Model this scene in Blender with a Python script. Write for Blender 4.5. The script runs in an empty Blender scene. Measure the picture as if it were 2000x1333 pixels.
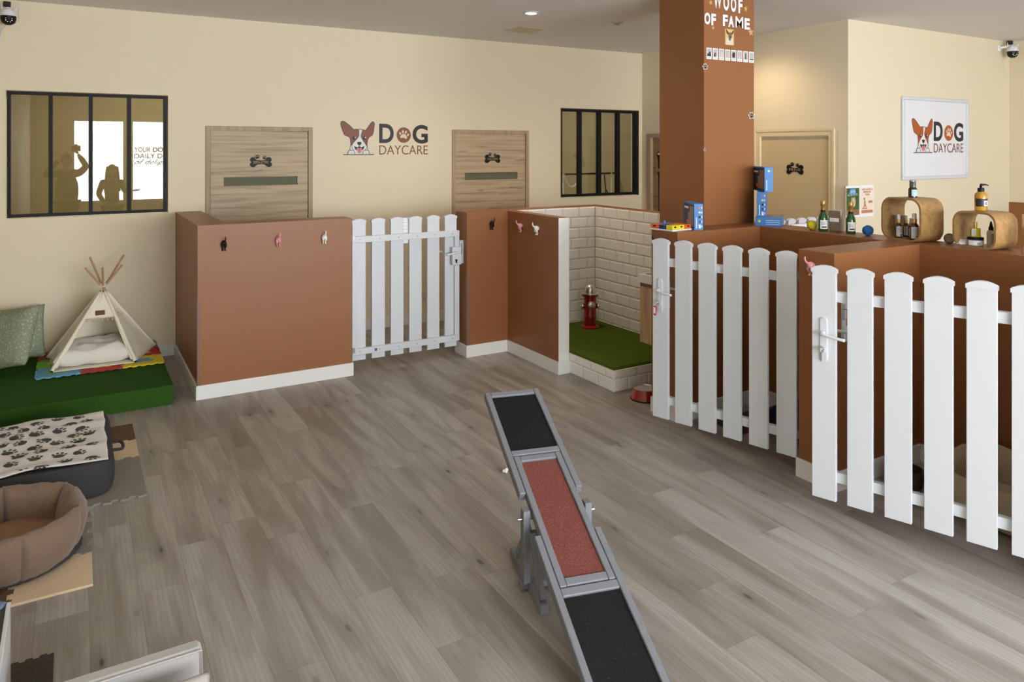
import bpy, bmesh, math, random
from mathutils import Vector, Matrix, noise as mnoise
PI = math.pi
R = math.radians
random.seed(7)
SC = bpy.context.scene
COL = SC.collection

# ------------------------------------------------------------------ camera, world, exposure
cam_data = bpy.data.cameras.new('camera')
cam = bpy.data.objects.new('camera', cam_data)
COL.objects.link(cam)
cam_data.sensor_width = 36.0
cam_data.lens = 1446.0 / 2000.0 * 36.0
cam_data.shift_y = -(666.5 - 292.0) / 2000.0
cam_data.clip_start = 0.05
cam.location = (0, 0, 1.88)
cam.rotation_euler = (R(90), 0, -R(30.536))
SC.camera = cam
SC.view_settings.view_transform = 'Standard'
SC.view_settings.look = 'None'
SC.view_settings.gamma = 1.0
SC.view_settings.use_curve_mapping = False
SC.view_settings.exposure = 0.14
wd = bpy.data.worlds.new('world')
SC.world = wd
wd.use_nodes = True
wd.node_tree.nodes['Background'].inputs[0].default_value = (0.75, 0.85, 1.0, 1)
wd.node_tree.nodes['Background'].inputs[1].default_value = 0.6
DAY = 20.0            # brightness of the frosted shop windows
DAYCOL = (0.86, 0.93, 1.0)

# ------------------------------------------------------------------ materials
def s2l(v):
    v /= 255.0
    return v / 12.92 if v <= 0.04045 else ((v + 0.055) / 1.055) ** 2.4

def rgb(r, g, b):
    return (s2l(r), s2l(g), s2l(b), 1.0)

MATS = {}

def mat(name, col, rough=0.55, metal=0.0, var=0.06, scale=12.0, bump=0.0, bscale=60.0, spec=0.5, emit=None, es=0.0,
        trans=0.0, ior=1.45, coat=0.0, sheen=0.0, alpha=1.0):
    if name in MATS:
        return MATS[name]
    m = bpy.data.materials.new(name)
    m.use_nodes = True
    nt = m.node_tree
    b = nt.nodes['Principled BSDF']
    tc = nt.nodes.new('ShaderNodeTexCoord')
    if var > 0:
        nz = nt.nodes.new('ShaderNodeTexNoise')
        nz.inputs['Scale'].default_value = scale
        nz.inputs['Detail'].default_value = 4
        nt.links.new(tc.outputs['Object'], nz.inputs['Vector'])
        mx = nt.nodes.new('ShaderNodeMix')
        mx.data_type = 'RGBA'
        lo = tuple(max(0, c * (1 - var)) for c in col[:3]) + (1,)
        hi = tuple(min(1, c * (1 + var)) for c in col[:3]) + (1,)
        mx.inputs[6].default_value = lo
        mx.inputs[7].default_value = hi
        nt.links.new(nz.outputs['Fac'], mx.inputs[0])
        nt.links.new(mx.outputs[2], b.inputs['Base Color'])
    else:
        b.inputs['Base Color'].default_value = col
    b.inputs['Roughness'].default_value = rough
    b.inputs['Metallic'].default_value = metal
    b.inputs['Specular IOR Level'].default_value = spec
    b.inputs['IOR'].default_value = ior
    b.inputs['Transmission Weight'].default_value = trans
    b.inputs['Coat Weight'].default_value = coat
    b.inputs['Sheen Weight'].default_value = sheen
    b.inputs['Alpha'].default_value = alpha
    if emit:
        b.inputs['Emission Color'].default_value = emit
        b.inputs['Emission Strength'].default_value = es
    if bump > 0:
        n2 = nt.nodes.new('ShaderNodeTexNoise')
        n2.inputs['Scale'].default_value = bscale
        n2.inputs['Detail'].default_value = 3
        nt.links.new(tc.outputs['Object'], n2.inputs['Vector'])
        bp = nt.nodes.new('ShaderNodeBump')
        bp.inputs['Strength'].default_value = bump
        bp.inputs['Distance'].default_value = 0.01
        nt.links.new(n2.outputs['Fac'], bp.inputs['Height'])
        nt.links.new(bp.outputs['Normal'], b.inputs['Normal'])
    MATS[name] = m
    return m

class NT:
    """small helper for node trees"""
    def __init__(s, name):
        s.m = bpy.data.materials.new(name)
        s.m.use_nodes = True
        s.t = s.m.node_tree
        s.b = s.t.nodes['Principled BSDF']
        s.tc = s.t.nodes.new('ShaderNodeTexCoord')
        MATS[name] = s.m
    def n(s, kind, **kw):
        nd = s.t.nodes.new(kind)
        for k, v in kw.items():
            setattr(nd, k, v)
        return nd
    def l(s, a, b):
        s.t.links.new(a, b)
    def math(s, op, a, b=None):
        nd = s.n('ShaderNodeMath', operation=op)
        for i, v in enumerate((a, b)):
            if v is None:
                continue
            if isinstance(v, (int, float)):
                nd.inputs[i].default_value = v
            else:
                s.l(v, nd.inputs[i])
        return nd.outputs[0]
    def mix(s, fac, a, b, blend='MIX'):
        nd = s.n('ShaderNodeMix', data_type='RGBA', blend_type=blend)
        for i, v in ((0, fac), (6, a), (7, b)):
            if isinstance(v, (int, float)):
                nd.inputs[i].default_value = v
            elif isinstance(v, tuple):
                nd.inputs[i].default_value = v
            else:
                s.l(v, nd.inputs[i])
        return nd.outputs[2]
    def ramp(s, fac, stops):
        nd = s.n('ShaderNodeValToRGB')
        cr = nd.color_ramp
        while len(cr.elements) < len(stops):
            cr.elements.new(0.5)
        for e, (p, c) in zip(cr.elements, stops):
            e.position = p
            e.color = c
        s.l(fac, nd.inputs[0])
        return nd.outputs[0]

def floor_material():
    t = NT('grey_oak_planks')
    sep = t.n('ShaderNodeSeparateXYZ')
    t.l(t.tc.outputs['Object'], sep.inputs[0])
    PW, PL = 0.187, 1.225
    xr = t.math('DIVIDE', t.math('SUBTRACT', sep.outputs[0], 0.796 - 4 * PW), PW)
    row = t.math('FLOOR', xr)
    fx = t.math('SUBTRACT', xr, row)
    wn = t.n('ShaderNodeTexWhiteNoise', noise_dimensions='1D')
    t.l(row, wn.inputs['W'])
    yr = t.math('ADD', t.math('DIVIDE', sep.outputs[1], PL), wn.outputs['Value'])
    idx = t.math('FLOOR', yr)
    fy = t.math('SUBTRACT', yr, idx)
    cmb = t.n('ShaderNodeCombineXYZ')
    t.l(row, cmb.inputs[0]); t.l(idx, cmb.inputs[1])
    w2 = t.n('ShaderNodeTexWhiteNoise', noise_dimensions='2D')
    t.l(cmb.outputs[0], w2.inputs['Vector'])
    rnd = w2.outputs['Value']
    # grain coordinates: stretched along the plank, shifted per plank
    c2 = t.n('ShaderNodeCombineXYZ')
    t.l(t.math('ADD', t.math('MULTIPLY', sep.outputs[0], 9.0), t.math('MULTIPLY', rnd, 37.0)), c2.inputs[0])
    t.l(t.math('ADD', t.math('MULTIPLY', sep.outputs[1], 1.1), t.math('MULTIPLY', row, 7.3)), c2.inputs[1])
    t.l(t.math('MULTIPLY', rnd, 11.0), c2.inputs[2])
    g1 = t.n('ShaderNodeTexNoise'); g1.inputs['Scale'].default_value = 1.0; g1.inputs['Detail'].default_value = 6
    g1.inputs['Distortion'].default_value = 0.6
    t.l(c2.outputs[0], g1.inputs['Vector'])
    wv = t.n('ShaderNodeTexWave', wave_type='BANDS', bands_direction='X')
    wv.inputs['Scale'].default_value = 1.6; wv.inputs['Distortion'].default_value = 9.0
    wv.inputs['Detail'].default_value = 3; wv.inputs['Detail Scale'].default_value = 0.7
    t.l(c2.outputs[0], wv.inputs['Vector'])
    # fine fibres
    c3 = t.n('ShaderNodeCombineXYZ')
    t.l(t.math('MULTIPLY', sep.outputs[0], 160.0), c3.inputs[0])
    t.l(t.math('MULTIPLY', sep.outputs[1], 6.0), c3.inputs[1])
    t.l(rnd, c3.inputs[2])
    g2 = t.n('ShaderNodeTexNoise'); g2.inputs['Scale'].default_value = 1.0; g2.inputs['Detail'].default_value = 3
    t.l(c3.outputs[0], g2.inputs['Vector'])
    # knots
    c4 = t.n('ShaderNodeCombineXYZ')
    t.l(t.math('ADD', t.math('MULTIPLY', sep.outputs[0], 3.6), t.math('MULTIPLY', g1.outputs['Fac'], .25)), c4.inputs[0])
    t.l(t.math('MULTIPLY', sep.outputs[1], 1.25), c4.inputs[1])
    vo = t.n('ShaderNodeTexVoronoi', voronoi_dimensions='2D'); vo.inputs['Scale'].default_value = 1.0; vo.inputs['Randomness'].default_value = 1.0
    t.l(c4.outputs[0], vo.inputs['Vector'])
    knot = t.ramp(vo.outputs['Distance'], [(0.0, (1, 1, 1, 1)), (0.022, (0.9, 0.9, 0.9, 1)), (0.042, (0.32, 0.32, 0.32, 1)), (0.20, (0, 0, 0, 1))])
    sepc = t.n('ShaderNodeSeparateColor'); t.l(vo.outputs['Color'], sepc.inputs[0])
    knot = t.math('MULTIPLY', knot, t.math('MULTIPLY', t.math('GREATER_THAN', sepc.outputs[0], 0.35), t.math('ADD', t.math('MULTIPLY', sepc.outputs[1], .8), .35)))
    base = t.ramp(rnd, [(0.0, rgb(147, 139, 132)), (0.15, rgb(159, 152, 145)), (0.6, rgb(166, 160, 153)), (1.0, rgb(172, 167, 161))])
    dark = t.mix(1.0, base, (0.60, 0.57, 0.54, 1), 'MULTIPLY')
    col = t.mix(t.ramp(g1.outputs['Fac'], [(0.36, (0.95, 0.95, 0.95, 1)), (0.60, (0, 0, 0, 1))]), base, dark)
    col = t.mix(t.math('MULTIPLY', wv.outputs['Fac'], 0.26), col, dark)
    col = t.mix(t.ramp(g2.outputs['Fac'], [(0.35, (0.30, 0.30, 0.30, 1)), (0.6, (0, 0, 0, 1))]), col, t.mix(1.0, col, (.70, .68, .66, 1), 'MULTIPLY'))
    col = t.mix(t.math('MULTIPLY', knot, 0.85), col, rgb(58, 48, 40))
    # seams
    ex = t.math('MULTIPLY', t.math('MINIMUM', fx, t.math('SUBTRACT', 1.0, fx)), PW)
    ey = t.math('MULTIPLY', t.math('MINIMUM', fy, t.math('SUBTRACT', 1.0, fy)), PL)
    e = t.math('MINIMUM', ex, ey)
    seam = t.math('LESS_THAN', e, 0.0011)
    col = t.mix(t.math('MULTIPLY', seam, 0.4), col, rgb(70, 62, 54))
    t.l(col, t.b.inputs['Base Color'])
    rr = t.math('ADD', t.math('MULTIPLY', g2.outputs['Fac'], 0.16), 0.36)
    t.l(rr, t.b.inputs['Roughness'])
    t.b.inputs['Specular IOR Level'].default_value = 0.45
    bp = t.n('ShaderNodeBump'); bp.inputs['Strength'].default_value = 0.25; bp.inputs['Distance'].default_value = 0.002
    hh = t.math('SUBTRACT', g2.outputs['Fac'], t.math('MULTIPLY', seam, 1.5))
    t.l(hh, bp.inputs['Height']); t.l(bp.outputs['Normal'], t.b.inputs['Normal'])
    return t.m

def wood_material(name, c_light, c_dark, axis='X', stretch=14.0, along=1.2, rough=0.55, crack=True, bump=0.15):
    t = NT(name)
    sep = t.n('ShaderNodeSeparateXYZ')
    t.l(t.tc.outputs['Object'], sep.inputs[0])
    c = t.n('ShaderNodeCombineXYZ')
    for i, a in enumerate('XYZ'):
        t.l(t.math('MULTIPLY', sep.outputs[i], along if a == axis else stretch), c.inputs[i])
    n1 = t.n('ShaderNodeTexNoise'); n1.inputs['Scale'].default_value = 1; n1.inputs['Detail'].default_value = 7
    n1.inputs['Distortion'].default_value = 0.35
    t.l(c.outputs[0], n1.inputs['Vector'])
    col = t.ramp(n1.outputs['Fac'], [(0.30, c_dark), (0.52, c_light), (0.75, tuple(min(1, v * 1.12) for v in c_light[:3]) + (1,))])
    if crack:
        c2 = t.n('ShaderNodeCombineXYZ')
        for i, a in enumerate('XYZ'):
            t.l(t.math('MULTIPLY', sep.outputs[i], along * 1.1 if a == axis else stretch * .45), c2.inputs[i])
        n2 = t.n('ShaderNodeTexNoise'); n2.inputs['Scale'].default_value = 1; n2.inputs['Detail'].default_value = 3
        n2.inputs['Distortion'].default_value = 1.5
        t.l(c2.outputs[0], n2.inputs['Vector'])
        ck = t.ramp(n2.outputs['Fac'], [(0.30, (1, 1, 1, 1)), (0.345, (0, 0, 0, 1))])
        col = t.mix(t.math('MULTIPLY', ck, 0.55), col, tuple(v * 0.35 for v in c_dark[:3]) + (1,))
    t.l(col, t.b.inputs['Base Color'])
    t.b.inputs['Roughness'].default_value = rough
    bp = t.n('ShaderNodeBump'); bp.inputs['Strength'].default_value = bump; bp.inputs['Distance'].default_value = 0.003
    t.l(n1.outputs['Fac'], bp.inputs['Height']); t.l(bp.outputs['Normal'], t.b.inputs['Normal'])
    return t.m

def glass_pane_material(name, tint, refl=0.10):
    """window glass: see-through with the strong mirror of a double pane at any angle"""
    t = NT(name)
    t.t.nodes.remove(t.b)
    out = [n for n in t.t.nodes if n.type == 'OUTPUT_MATERIAL'][0]
    tr = t.n('ShaderNodeBsdfTransparent'); tr.inputs[0].default_value = tint
    gl = t.n('ShaderNodeBsdfGlossy'); gl.inputs['Roughness'].default_value = 0.0
    gl.inputs[0].default_value = (1, 1, 1, 1)
    fr = t.n('ShaderNodeFresnel'); fr.inputs[0].default_value = 1.45
    fac = t.math('ADD', t.math('MULTIPLY', fr.outputs[0], 1.0), refl)
    mx = t.n('ShaderNodeMixShader')
    t.l(fac, mx.inputs[0]); t.l(tr.outputs[0], mx.inputs[1]); t.l(gl.outputs[0], mx.inputs[2])
    t.l(mx.outputs[0], out.inputs[0])
    return t.m

def turf_material(name, c1, c2):
    t = NT(name)
    n1 = t.n('ShaderNodeTexNoise'); n1.inputs['Scale'].default_value = 260; n1.inputs['Detail'].default_value = 3
    t.l(t.tc.outputs['Object'], n1.inputs['Vector'])
    n2 = t.n('ShaderNodeTexNoise'); n2.inputs['Scale'].default_value = 7; n2.inputs['Detail'].default_value = 4
    t.l(t.tc.outputs['Object'], n2.inputs['Vector'])
    col = t.mix(n1.outputs['Fac'], c1, c2)
    col = t.mix(t.math('MULTIPLY', n2.outputs['Fac'], 0.35), col, c1)
    t.l(col, t.b.inputs['Base Color'])
    t.b.inputs['Roughness'].default_value = 1.0
    t.b.inputs['Specular IOR Level'].default_value = 0.1
    bp = t.n('ShaderNodeBump'); bp.inputs['Strength'].default_value = 0.9; bp.inputs['Distance'].default_value = 0.006
    t.l(n1.outputs['Fac'], bp.inputs['Height']); t.l(bp.outputs['Normal'], t.b.inputs['Normal'])
    return t.m

def speckle_material(name, c1, c2, c3, scale=380):
    t = NT(name)
    n1 = t.n('ShaderNodeTexNoise'); n1.inputs['Scale'].default_value = scale; n1.inputs['Detail'].default_value = 2
    t.l(t.tc.outputs['Object'], n1.inputs['Vector'])
    n2 = t.n('ShaderNodeTexNoise'); n2.inputs['Scale'].default_value = 5; n2.inputs['Detail'].default_value = 4
    t.l(t.tc.outputs['Object'], n2.inputs['Vector'])
    vo = t.n('ShaderNodeTexVoronoi'); vo.inputs['Scale'].default_value = 110
    t.l(t.tc.outputs['Object'], vo.inputs['Vector'])
    col = t.mix(t.ramp(n1.outputs['Fac'], [(0.4, (0, 0, 0, 1)), (0.62, (1, 1, 1, 1))]), c1, c2)
    col = t.mix(t.ramp(n2.outputs['Fac'], [(0.45, (0, 0, 0, 1)), (0.75, (0.25, 0.25, 0.25, 1))]), col, c3)
    sp = t.math('LESS_THAN', vo.outputs['Distance'], 0.10)
    sc = t.n('ShaderNodeSeparateColor'); t.l(vo.outputs['Color'], sc.inputs[0])
    sp = t.math('MULTIPLY', sp, t.math('GREATER_THAN', sc.outputs[0], 0.88))
    col = t.mix(t.math('MULTIPLY', sp, 0.6), col, rgb(190, 180, 165))
    t.l(col, t.b.inputs['Base Color'])
    t.b.inputs['Roughness'].default_value = 0.95
    t.b.inputs['Specular IOR Level'].default_value = 0.15
    bp = t.n('ShaderNodeBump'); bp.inputs['Strength'].default_value = 0.5; bp.inputs['Distance'].default_value = 0.003
    t.l(n1.outputs['Fac'], bp.inputs['Height']); t.l(bp.outputs['Normal'], t.b.inputs['Normal'])
    return t.m

def flower_fabric(name, base, fl):
    """sage cloth with small scattered pale flowers"""
    t = NT(name)
    vo = t.n('ShaderNodeTexVoronoi'); vo.inputs['Scale'].default_value = 46
    t.l(t.tc.outputs['Object'], vo.inputs['Vector'])
    ring = t.ramp(vo.outputs['Distance'], [(0.0, (0, 0, 0, 1)), (0.08, (0, 0, 0, 1)), (0.14, (1, 1, 1, 1)), (0.26, (1, 1, 1, 1)), (0.33, (0, 0, 0, 1))])
    n1 = t.n('ShaderNodeTexNoise'); n1.inputs['Scale'].default_value = 160
    t.l(t.tc.outputs['Object'], n1.inputs['Vector'])
    f = t.math('MULTIPLY', ring, t.ramp(n1.outputs['Fac'], [(0.38, (0, 0, 0, 1)), (0.5, (1, 1, 1, 1))]))
    col = t.mix(t.math('MULTIPLY', f, 0.75), base, fl)
    t.l(col, t.b.inputs['Base Color'])
    t.b.inputs['Roughness'].default_value = 0.85
    bp = t.n('ShaderNodeBump'); bp.inputs['Strength'].default_value = 0.2; bp.inputs['Distance'].default_value = 0.002
    t.l(n1.outputs['Fac'], bp.inputs['Height']); t.l(bp.outputs['Normal'], t.b.inputs['Normal'])
    return t.m

M_FLOOR = floor_material()
M_CREAM = mat('cream_paint', rgb(226, 212, 184), 0.6, var=0.012, bump=0.05, bscale=220, spec=0.35)
M_CEIL = mat('ceiling_paint', rgb(228, 224, 220), 0.7, var=0.01, spec=0.3)
M_BROWN = mat('terracotta_paint', rgb(142, 91, 54), 0.40, var=0.02, bump=0.08, bscale=260, spec=0.45)
M_WHITE = mat('white_gloss', rgb(208, 211, 216), 0.4, var=0.01)
M_SKIRT = mat('white_skirting', rgb(228, 226, 222), 0.35, var=0.01)
M_TILE = mat('white_tile', rgb(238, 236, 230), 0.14, var=0.015, spec=0.6)
M_GROUT = mat('grout', rgb(190, 188, 180), 0.8)
M_BLACK = mat('black_metal', rgb(18, 19, 20), 0.5, var=0.05, spec=.25)
M_BLACKP = mat('black_plastic', rgb(17, 17, 17), 0.5, spec=.3)
M_CHROME = mat('chrome', rgb(225, 225, 225), 0.28, metal=1.0, var=0.0)
M_GREYMET = mat('brushed_metal', rgb(150, 148, 144), 0.35, metal=1.0)
M_OAK = wood_material('weathered_oak', rgb(182, 160, 130), rgb(152, 130, 102), 'X', 42.0, 1.6)
M_OAKV = wood_material('weathered_oak_upright', rgb(172, 150, 120), rgb(148, 126, 98), 'Z', 26.0, 1.0, crack=False)
M_OAKY = wood_material('weathered_oak_side', rgb(150, 122, 84), rgb(112, 88, 58), 'Y', 11.0, 1.1)
M_ASHV = wood_material('pale_vanity_wood', rgb(190, 158, 116), rgb(158, 126, 88), 'Z', 22.0, 1.4, crack=False)
M_BENT = wood_material('bent_plywood', rgb(160, 124, 76), rgb(134, 101, 60), 'X', 34.0, 3.0, crack=False, rough=0.4)
M_STICK = mat('pine_stick', rgb(184, 148, 108), 0.6, var=0.15, scale=30)
M_GREYW = mat('grey_painted_wood', rgb(116, 117, 123), 0.55, var=0.08, scale=25, bump=0.15, bscale=120)
M_RUBBER = speckle_material('black_rubber_mat', rgb(18, 18, 19), rgb(36, 35, 35), rgb(44, 42, 40))
M_REDRUB = speckle_material('red_rubber_mat', rgb(88, 48, 42), rgb(136, 80, 70), rgb(112, 68, 60))
M_TURF = turf_material('dark_turf', rgb(34, 60, 20), rgb(74, 118, 46))
M_TURF2 = turf_material('olive_turf', rgb(58, 74, 16), rgb(104, 124, 36))
M_CANVAS = mat('cream_canvas', rgb(238, 229, 206), 0.85, var=0.03, bump=0.25, bscale=300, sheen=0.2)
M_COTTON = mat('white_cotton', rgb(232, 226, 214), 0.9, var=0.03, bump=0.2, bscale=40, sheen=0.3)
M_SAGE = flower_fabric('sage_flower_fabric', rgb(142, 150, 126), rgb(206, 208, 184))
M_DARKF = mat('charcoal_fabric', rgb(58, 56, 56), 0.9, var=0.08, bump=0.2, bscale=200, spec=.2)
M_FLEECE = mat('pale_fleece', rgb(206, 201, 196), 0.95, var=0.03, bump=0.3, bscale=140, sheen=0.3)
M_PAWG = mat('paw_print_grey', rgb(66, 64, 64), 0.9, var=0.05)
M_TAUPE = mat('taupe_fabric', rgb(116, 93, 76), 0.85, var=0.05, bump=0.3, bscale=90, sheen=0.2)
M_GREYSOFA = mat('grey_velvet', rgb(168, 164, 160), 0.8, var=0.04, bump=0.15, bscale=150, sheen=0.3)
M_BEIGE = mat('beige_fleece', rgb(188, 172, 144), 0.95, var=0.05, bump=0.3, bscale=120, sheen=0.3)
M_PAPER = mat('white_paper', rgb(236, 236, 238), 0.6, var=0.01)
M_INK = mat('black_ink', rgb(28, 28, 28), 0.6, var=0.0)
M_LOGOB = mat('decal_brown', rgb(132, 78, 56), 0.5, var=0.0)
M_LOGOW = mat('decal_white', rgb(226, 222, 222), 0.5, var=0.0)
M_LOGOP = mat('decal_pink', rgb(214, 130, 132), 0.5, var=0.0)
M_LOGOD = mat('decal_dark', rgb(38, 36, 36), 0.5, var=0.0)
M_LOGOT = mat('decal_red_brown', rgb(120, 62, 48), 0.5, var=0.0)
M_RED = mat('red_enamel', rgb(150, 16, 14), 0.25, var=0.03, coat=0.4)
M_PINK = mat('pink_plastic', rgb(222, 150, 158), 0.35, var=0.02)
M_GOLD = mat('gold_foil', rgb(206, 168, 96), 0.35, metal=0.7, var=0.1, scale=80)
M_GREENG = mat('green_glass', rgb(22, 92, 34), 0.08, var=0.0, trans=0.35, coat=0.5)
M_AMBER = mat('amber_glass', rgb(62, 28, 10), 0.08, var=0.0, trans=0.3, coat=0.5)
M_CLEAR = mat('clear_plastic', rgb(235, 235, 235), 0.08, var=0.0, trans=0.9, ior=1.3)
M_BLUEBOX = mat('blue_card', rgb(64, 124, 190), 0.5, var=0.03)
M_NAVY = mat('navy_card', rgb(40, 56, 88), 0.5, var=0.05)
M_GREYCARD = mat('printed_beige', rgb(150, 132, 112), 0.55, var=0.35, scale=30)

# ------------------------------------------------------------------ mesh building
class MB:
    def __init__(s):
        s.v = []; s.f = []; s.mi = []; s.cur = 0
    def add(s, verts, faces, M=None):
        o = len(s.v)
        for p in verts:
            p = Vector(p)
            if M is not None:
                p = M @ p
            s.v.append(p[:])
        for f in faces:
            s.f.append(tuple(i + o for i in f)); s.mi.append(s.cur)
        return s
    def box(s, x0, x1, y0, y1, z0, z1, M=None):
        v = [(x0, y0, z0), (x1, y0, z0), (x1, y1, z0), (x0, y1, z0), (x0, y0, z1), (x1, y0, z1), (x1, y1, z1), (x0, y1, z1)]
        f = [(0, 3, 2, 1), (4, 5, 6, 7), (0, 1, 5, 4), (1, 2, 6, 5), (2, 3, 7, 6), (3, 0, 4, 7)]
        return s.add(v, f, M)
    def bbox(s, x0, x1, y0, y1, z0, z1, b=0.004, M=None):
        """box with chamfered edges"""
        v = []; X = (x0, x1); Y = (y0, y1); Z = (z0, z1)
        def c(i, j, k, ax):
            p = [X[i], Y[j], Z[k]]
            sg = (1 if i == 0 else -1, 1 if j == 0 else -1, 1 if k == 0 else -1)
            for a in range(3):
                if a != ax:
                    p[a] += sg[a] * b
            return tuple(p)
        idx = {}
        for i in (0, 1):
            for j in (0, 1):
                for k in (0, 1):
                    for ax in (0, 1, 2):
                        idx[(i, j, k, ax)] = len(v); v.append(c(i, j, k, ax))
        f = []
        f.append([idx[(0, 0, 0, 0)], idx[(0, 0, 1, 0)], idx[(0, 1, 1, 0)], idx[(0, 1, 0, 0)]])
        f.append([idx[(1, 0, 0, 0)], idx[(1, 1, 0, 0)], idx[(1, 1, 1, 0)], idx[(1, 0, 1, 0)]])
        f.append([idx[(0, 0, 0, 1)], idx[(1, 0, 0, 1)], idx[(1, 0, 1, 1)], idx[(0, 0, 1, 1)]])
        f.append([idx[(0, 1, 0, 1)], idx[(0, 1, 1, 1)], idx[(1, 1, 1, 1)], idx[(1, 1, 0, 1)]])
        f.append([idx[(0, 0, 0, 2)], idx[(0, 1, 0, 2)], idx[(1, 1, 0, 2)], idx[(1, 0, 0, 2)]])
        f.append([idx[(0, 0, 1, 2)], idx[(1, 0, 1, 2)], idx[(1, 1, 1, 2)], idx[(0, 1, 1, 2)]])
        for i in (0, 1):
            for j in (0, 1):
                f.append([idx[(i, j, 0, 0)], idx[(i, j, 1, 0)], idx[(i, j, 1, 1)], idx[(i, j, 0, 1)]])
            for k in (0, 1):
                f.append([idx[(i, 0, k, 0)], idx[(i, 1, k, 0)], idx[(i, 1, k, 2)], idx[(i, 0, k, 2)]])
        for j in (0, 1):
            for k in (0, 1):
                f.append([idx[(0, j, k, 1)], idx[(1, j, k, 1)], idx[(1, j, k, 2)], idx[(0, j, k, 2)]])
        for i in (0, 1):
            for j in (0, 1):
                for k in (0, 1):
                    f.append([idx[(i, j, k, 0)], idx[(i, j, k, 1)], idx[(i, j, k, 2)]])
        return s.add(v, f, M)
    def prism(s, pts, y0, y1, M=None):
        """outline in XZ pushed along Y from y0 to y1"""
        n = len(pts)
        v = [(x, y0, z) for x, z in pts] + [(x, y1, z) for x, z in pts]
        f = [tuple(range(n)), tuple(range(2 * n - 1, n - 1, -1))]
        f += [(i, i + n, (i + 1) % n + n, (i + 1) % n) for i in range(n)]
        return s.add(v, f, M)
    def slab(s, pts, z0, z1, M=None):
        """outline in XY pushed along Z"""
        n = len(pts)
        v = [(x, y, z0) for x, y in pts] + [(x, y, z1) for x, y in pts]
        f = [tuple(range(n)), tuple(range(2 * n - 1, n - 1, -1))]
        f += [(i, i + n, (i + 1) % n + n, (i + 1) % n) for i in range(n)]
        return s.add(v, f, M)
    def lathe(s, prof, n=24, M=None, cx=0, cy=0):
        v = []; f = []
        for r, z in prof:
            for i in range(n):
                a = 2 * PI * i / n
                v.append((cx + r * math.cos(a), cy + r * math.sin(a), z))
        k = len(prof)
        for j in range(k - 1):
            for i in range(n):
                f.append((j * n + i, j * n + (i + 1) % n, (j + 1) * n + (i + 1) % n, (j + 1) * n + i))
        f.append(tuple(range(n - 1, -1, -1))); f.append(tuple((k - 1) * n + i for i in range(n)))
        return s.add(v, f, M)
    def tube(s, pts, r, n=10, M=None, closed=False):
        pts = [Vector(p) for p in pts]
        rs = r if isinstance(r, (list, tuple)) else [r] * len(pts)
        v = []; f = []
        k = len(pts)
        up = None
        for i, p in enumerate(pts):
            if closed:
                d = pts[(i + 1) % k] - pts[i - 1]
            else:
                d = pts[min(i + 1, k - 1)] - pts[max(i - 1, 0)]
            d.normalize()
            if up is None:
                up = Vector((0, 0, 1)) if abs(d.z) < 0.9 else Vector((1, 0, 0))
            a = d.cross(up).normalized(); b = a.cross(d).normalized(); up = b
            for j in range(n):
                t = 2 * PI * j / n
                v.append(p + a * (rs[i] * math.cos(t)) + b * (rs[i] * math.sin(t)))
        for i in range(k if closed else k - 1):
            i2 = (i + 1) % k
            for j in range(n):
                f.append((i * n + j, i * n + (j + 1) % n, i2 * n + (j + 1) % n, i2 * n + j))
        if not closed:
            f.append(tuple(range(n - 1, -1, -1))); f.append(tuple((k - 1) * n + j for j in range(n)))
        return s.add(v, f, M)
    def sphere(s, c, r, n=16, m=10, M=None):
        rx, ry, rz = r if isinstance(r, (list, tuple)) else (r, r, r)
        v = [(c[0], c[1], c[2] - rz)]; f = []
        for i in range(1, m):
            t = -PI / 2 + PI * i / m
            for j in range(n):
                a = 2 * PI * j / n
                v.append((c[0] + rx * math.cos(t) * math.cos(a), c[1] + ry * math.cos(t) * math.sin(a), c[2] + rz * math.sin(t)))
        v.append((c[0], c[1], c[2] + rz))
        for j in range(n):
            f.append((0, 1 + (j + 1) % n, 1 + j))
            f.append((len(v) - 1, 1 + (m - 2) * n + j, 1 + (m - 2) * n + (j + 1) % n))
        for i in range(m - 2):
            for j in range(n):
                a = 1 + i * n
                f.append((a + j, a + (j + 1) % n, a + n + (j + 1) % n, a + n + j))
        return s.add(v, f, M)
    def grid(s, fn, nu, nv, closed_u=False, M=None):
        v = []; f = []
        for i in range(nu + (0 if closed_u else 1)):
            for j in range(nv + 1):
                v.append(fn(i / nu, j / nv))
        W = nv + 1
        for i in range(nu):
            i2 = (i + 1) % nu if closed_u else i + 1
            for j in range(nv):
                f.append((i * W + j, i2 * W + j, i2 * W + j + 1, i * W + j + 1))
        return s.add(v, f, M)
    def ribbon(s, pts, w, y, M=None, closed=False, th=0.0006):
        """flat stroke in the XZ plane facing -Y"""
        k = len(pts)
        L = []; Rr = []
        for i in range(k):
            if closed:
                a = Vector(pts[i - 1]); b = Vector(pts[(i + 1) % k])
            else:
                a = Vector(pts[max(i - 1, 0)]); b = Vector(pts[min(i + 1, k - 1)])
            d = (b - a).normalized(); nrm = Vector((-d.y, d.x)) * w / 2
            p = Vector(pts[i])
            L.append(p + nrm); Rr.append(p - nrm)
        v = [(p.x, y, p.y) for p in L] + [(p.x, y, p.y) for p in Rr]
        f = []
        for i in range(k if closed else k - 1):
            j = (i + 1) % k
            f.append((i, j, k + j, k + i))
        return s.add(v, f, M)
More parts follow.
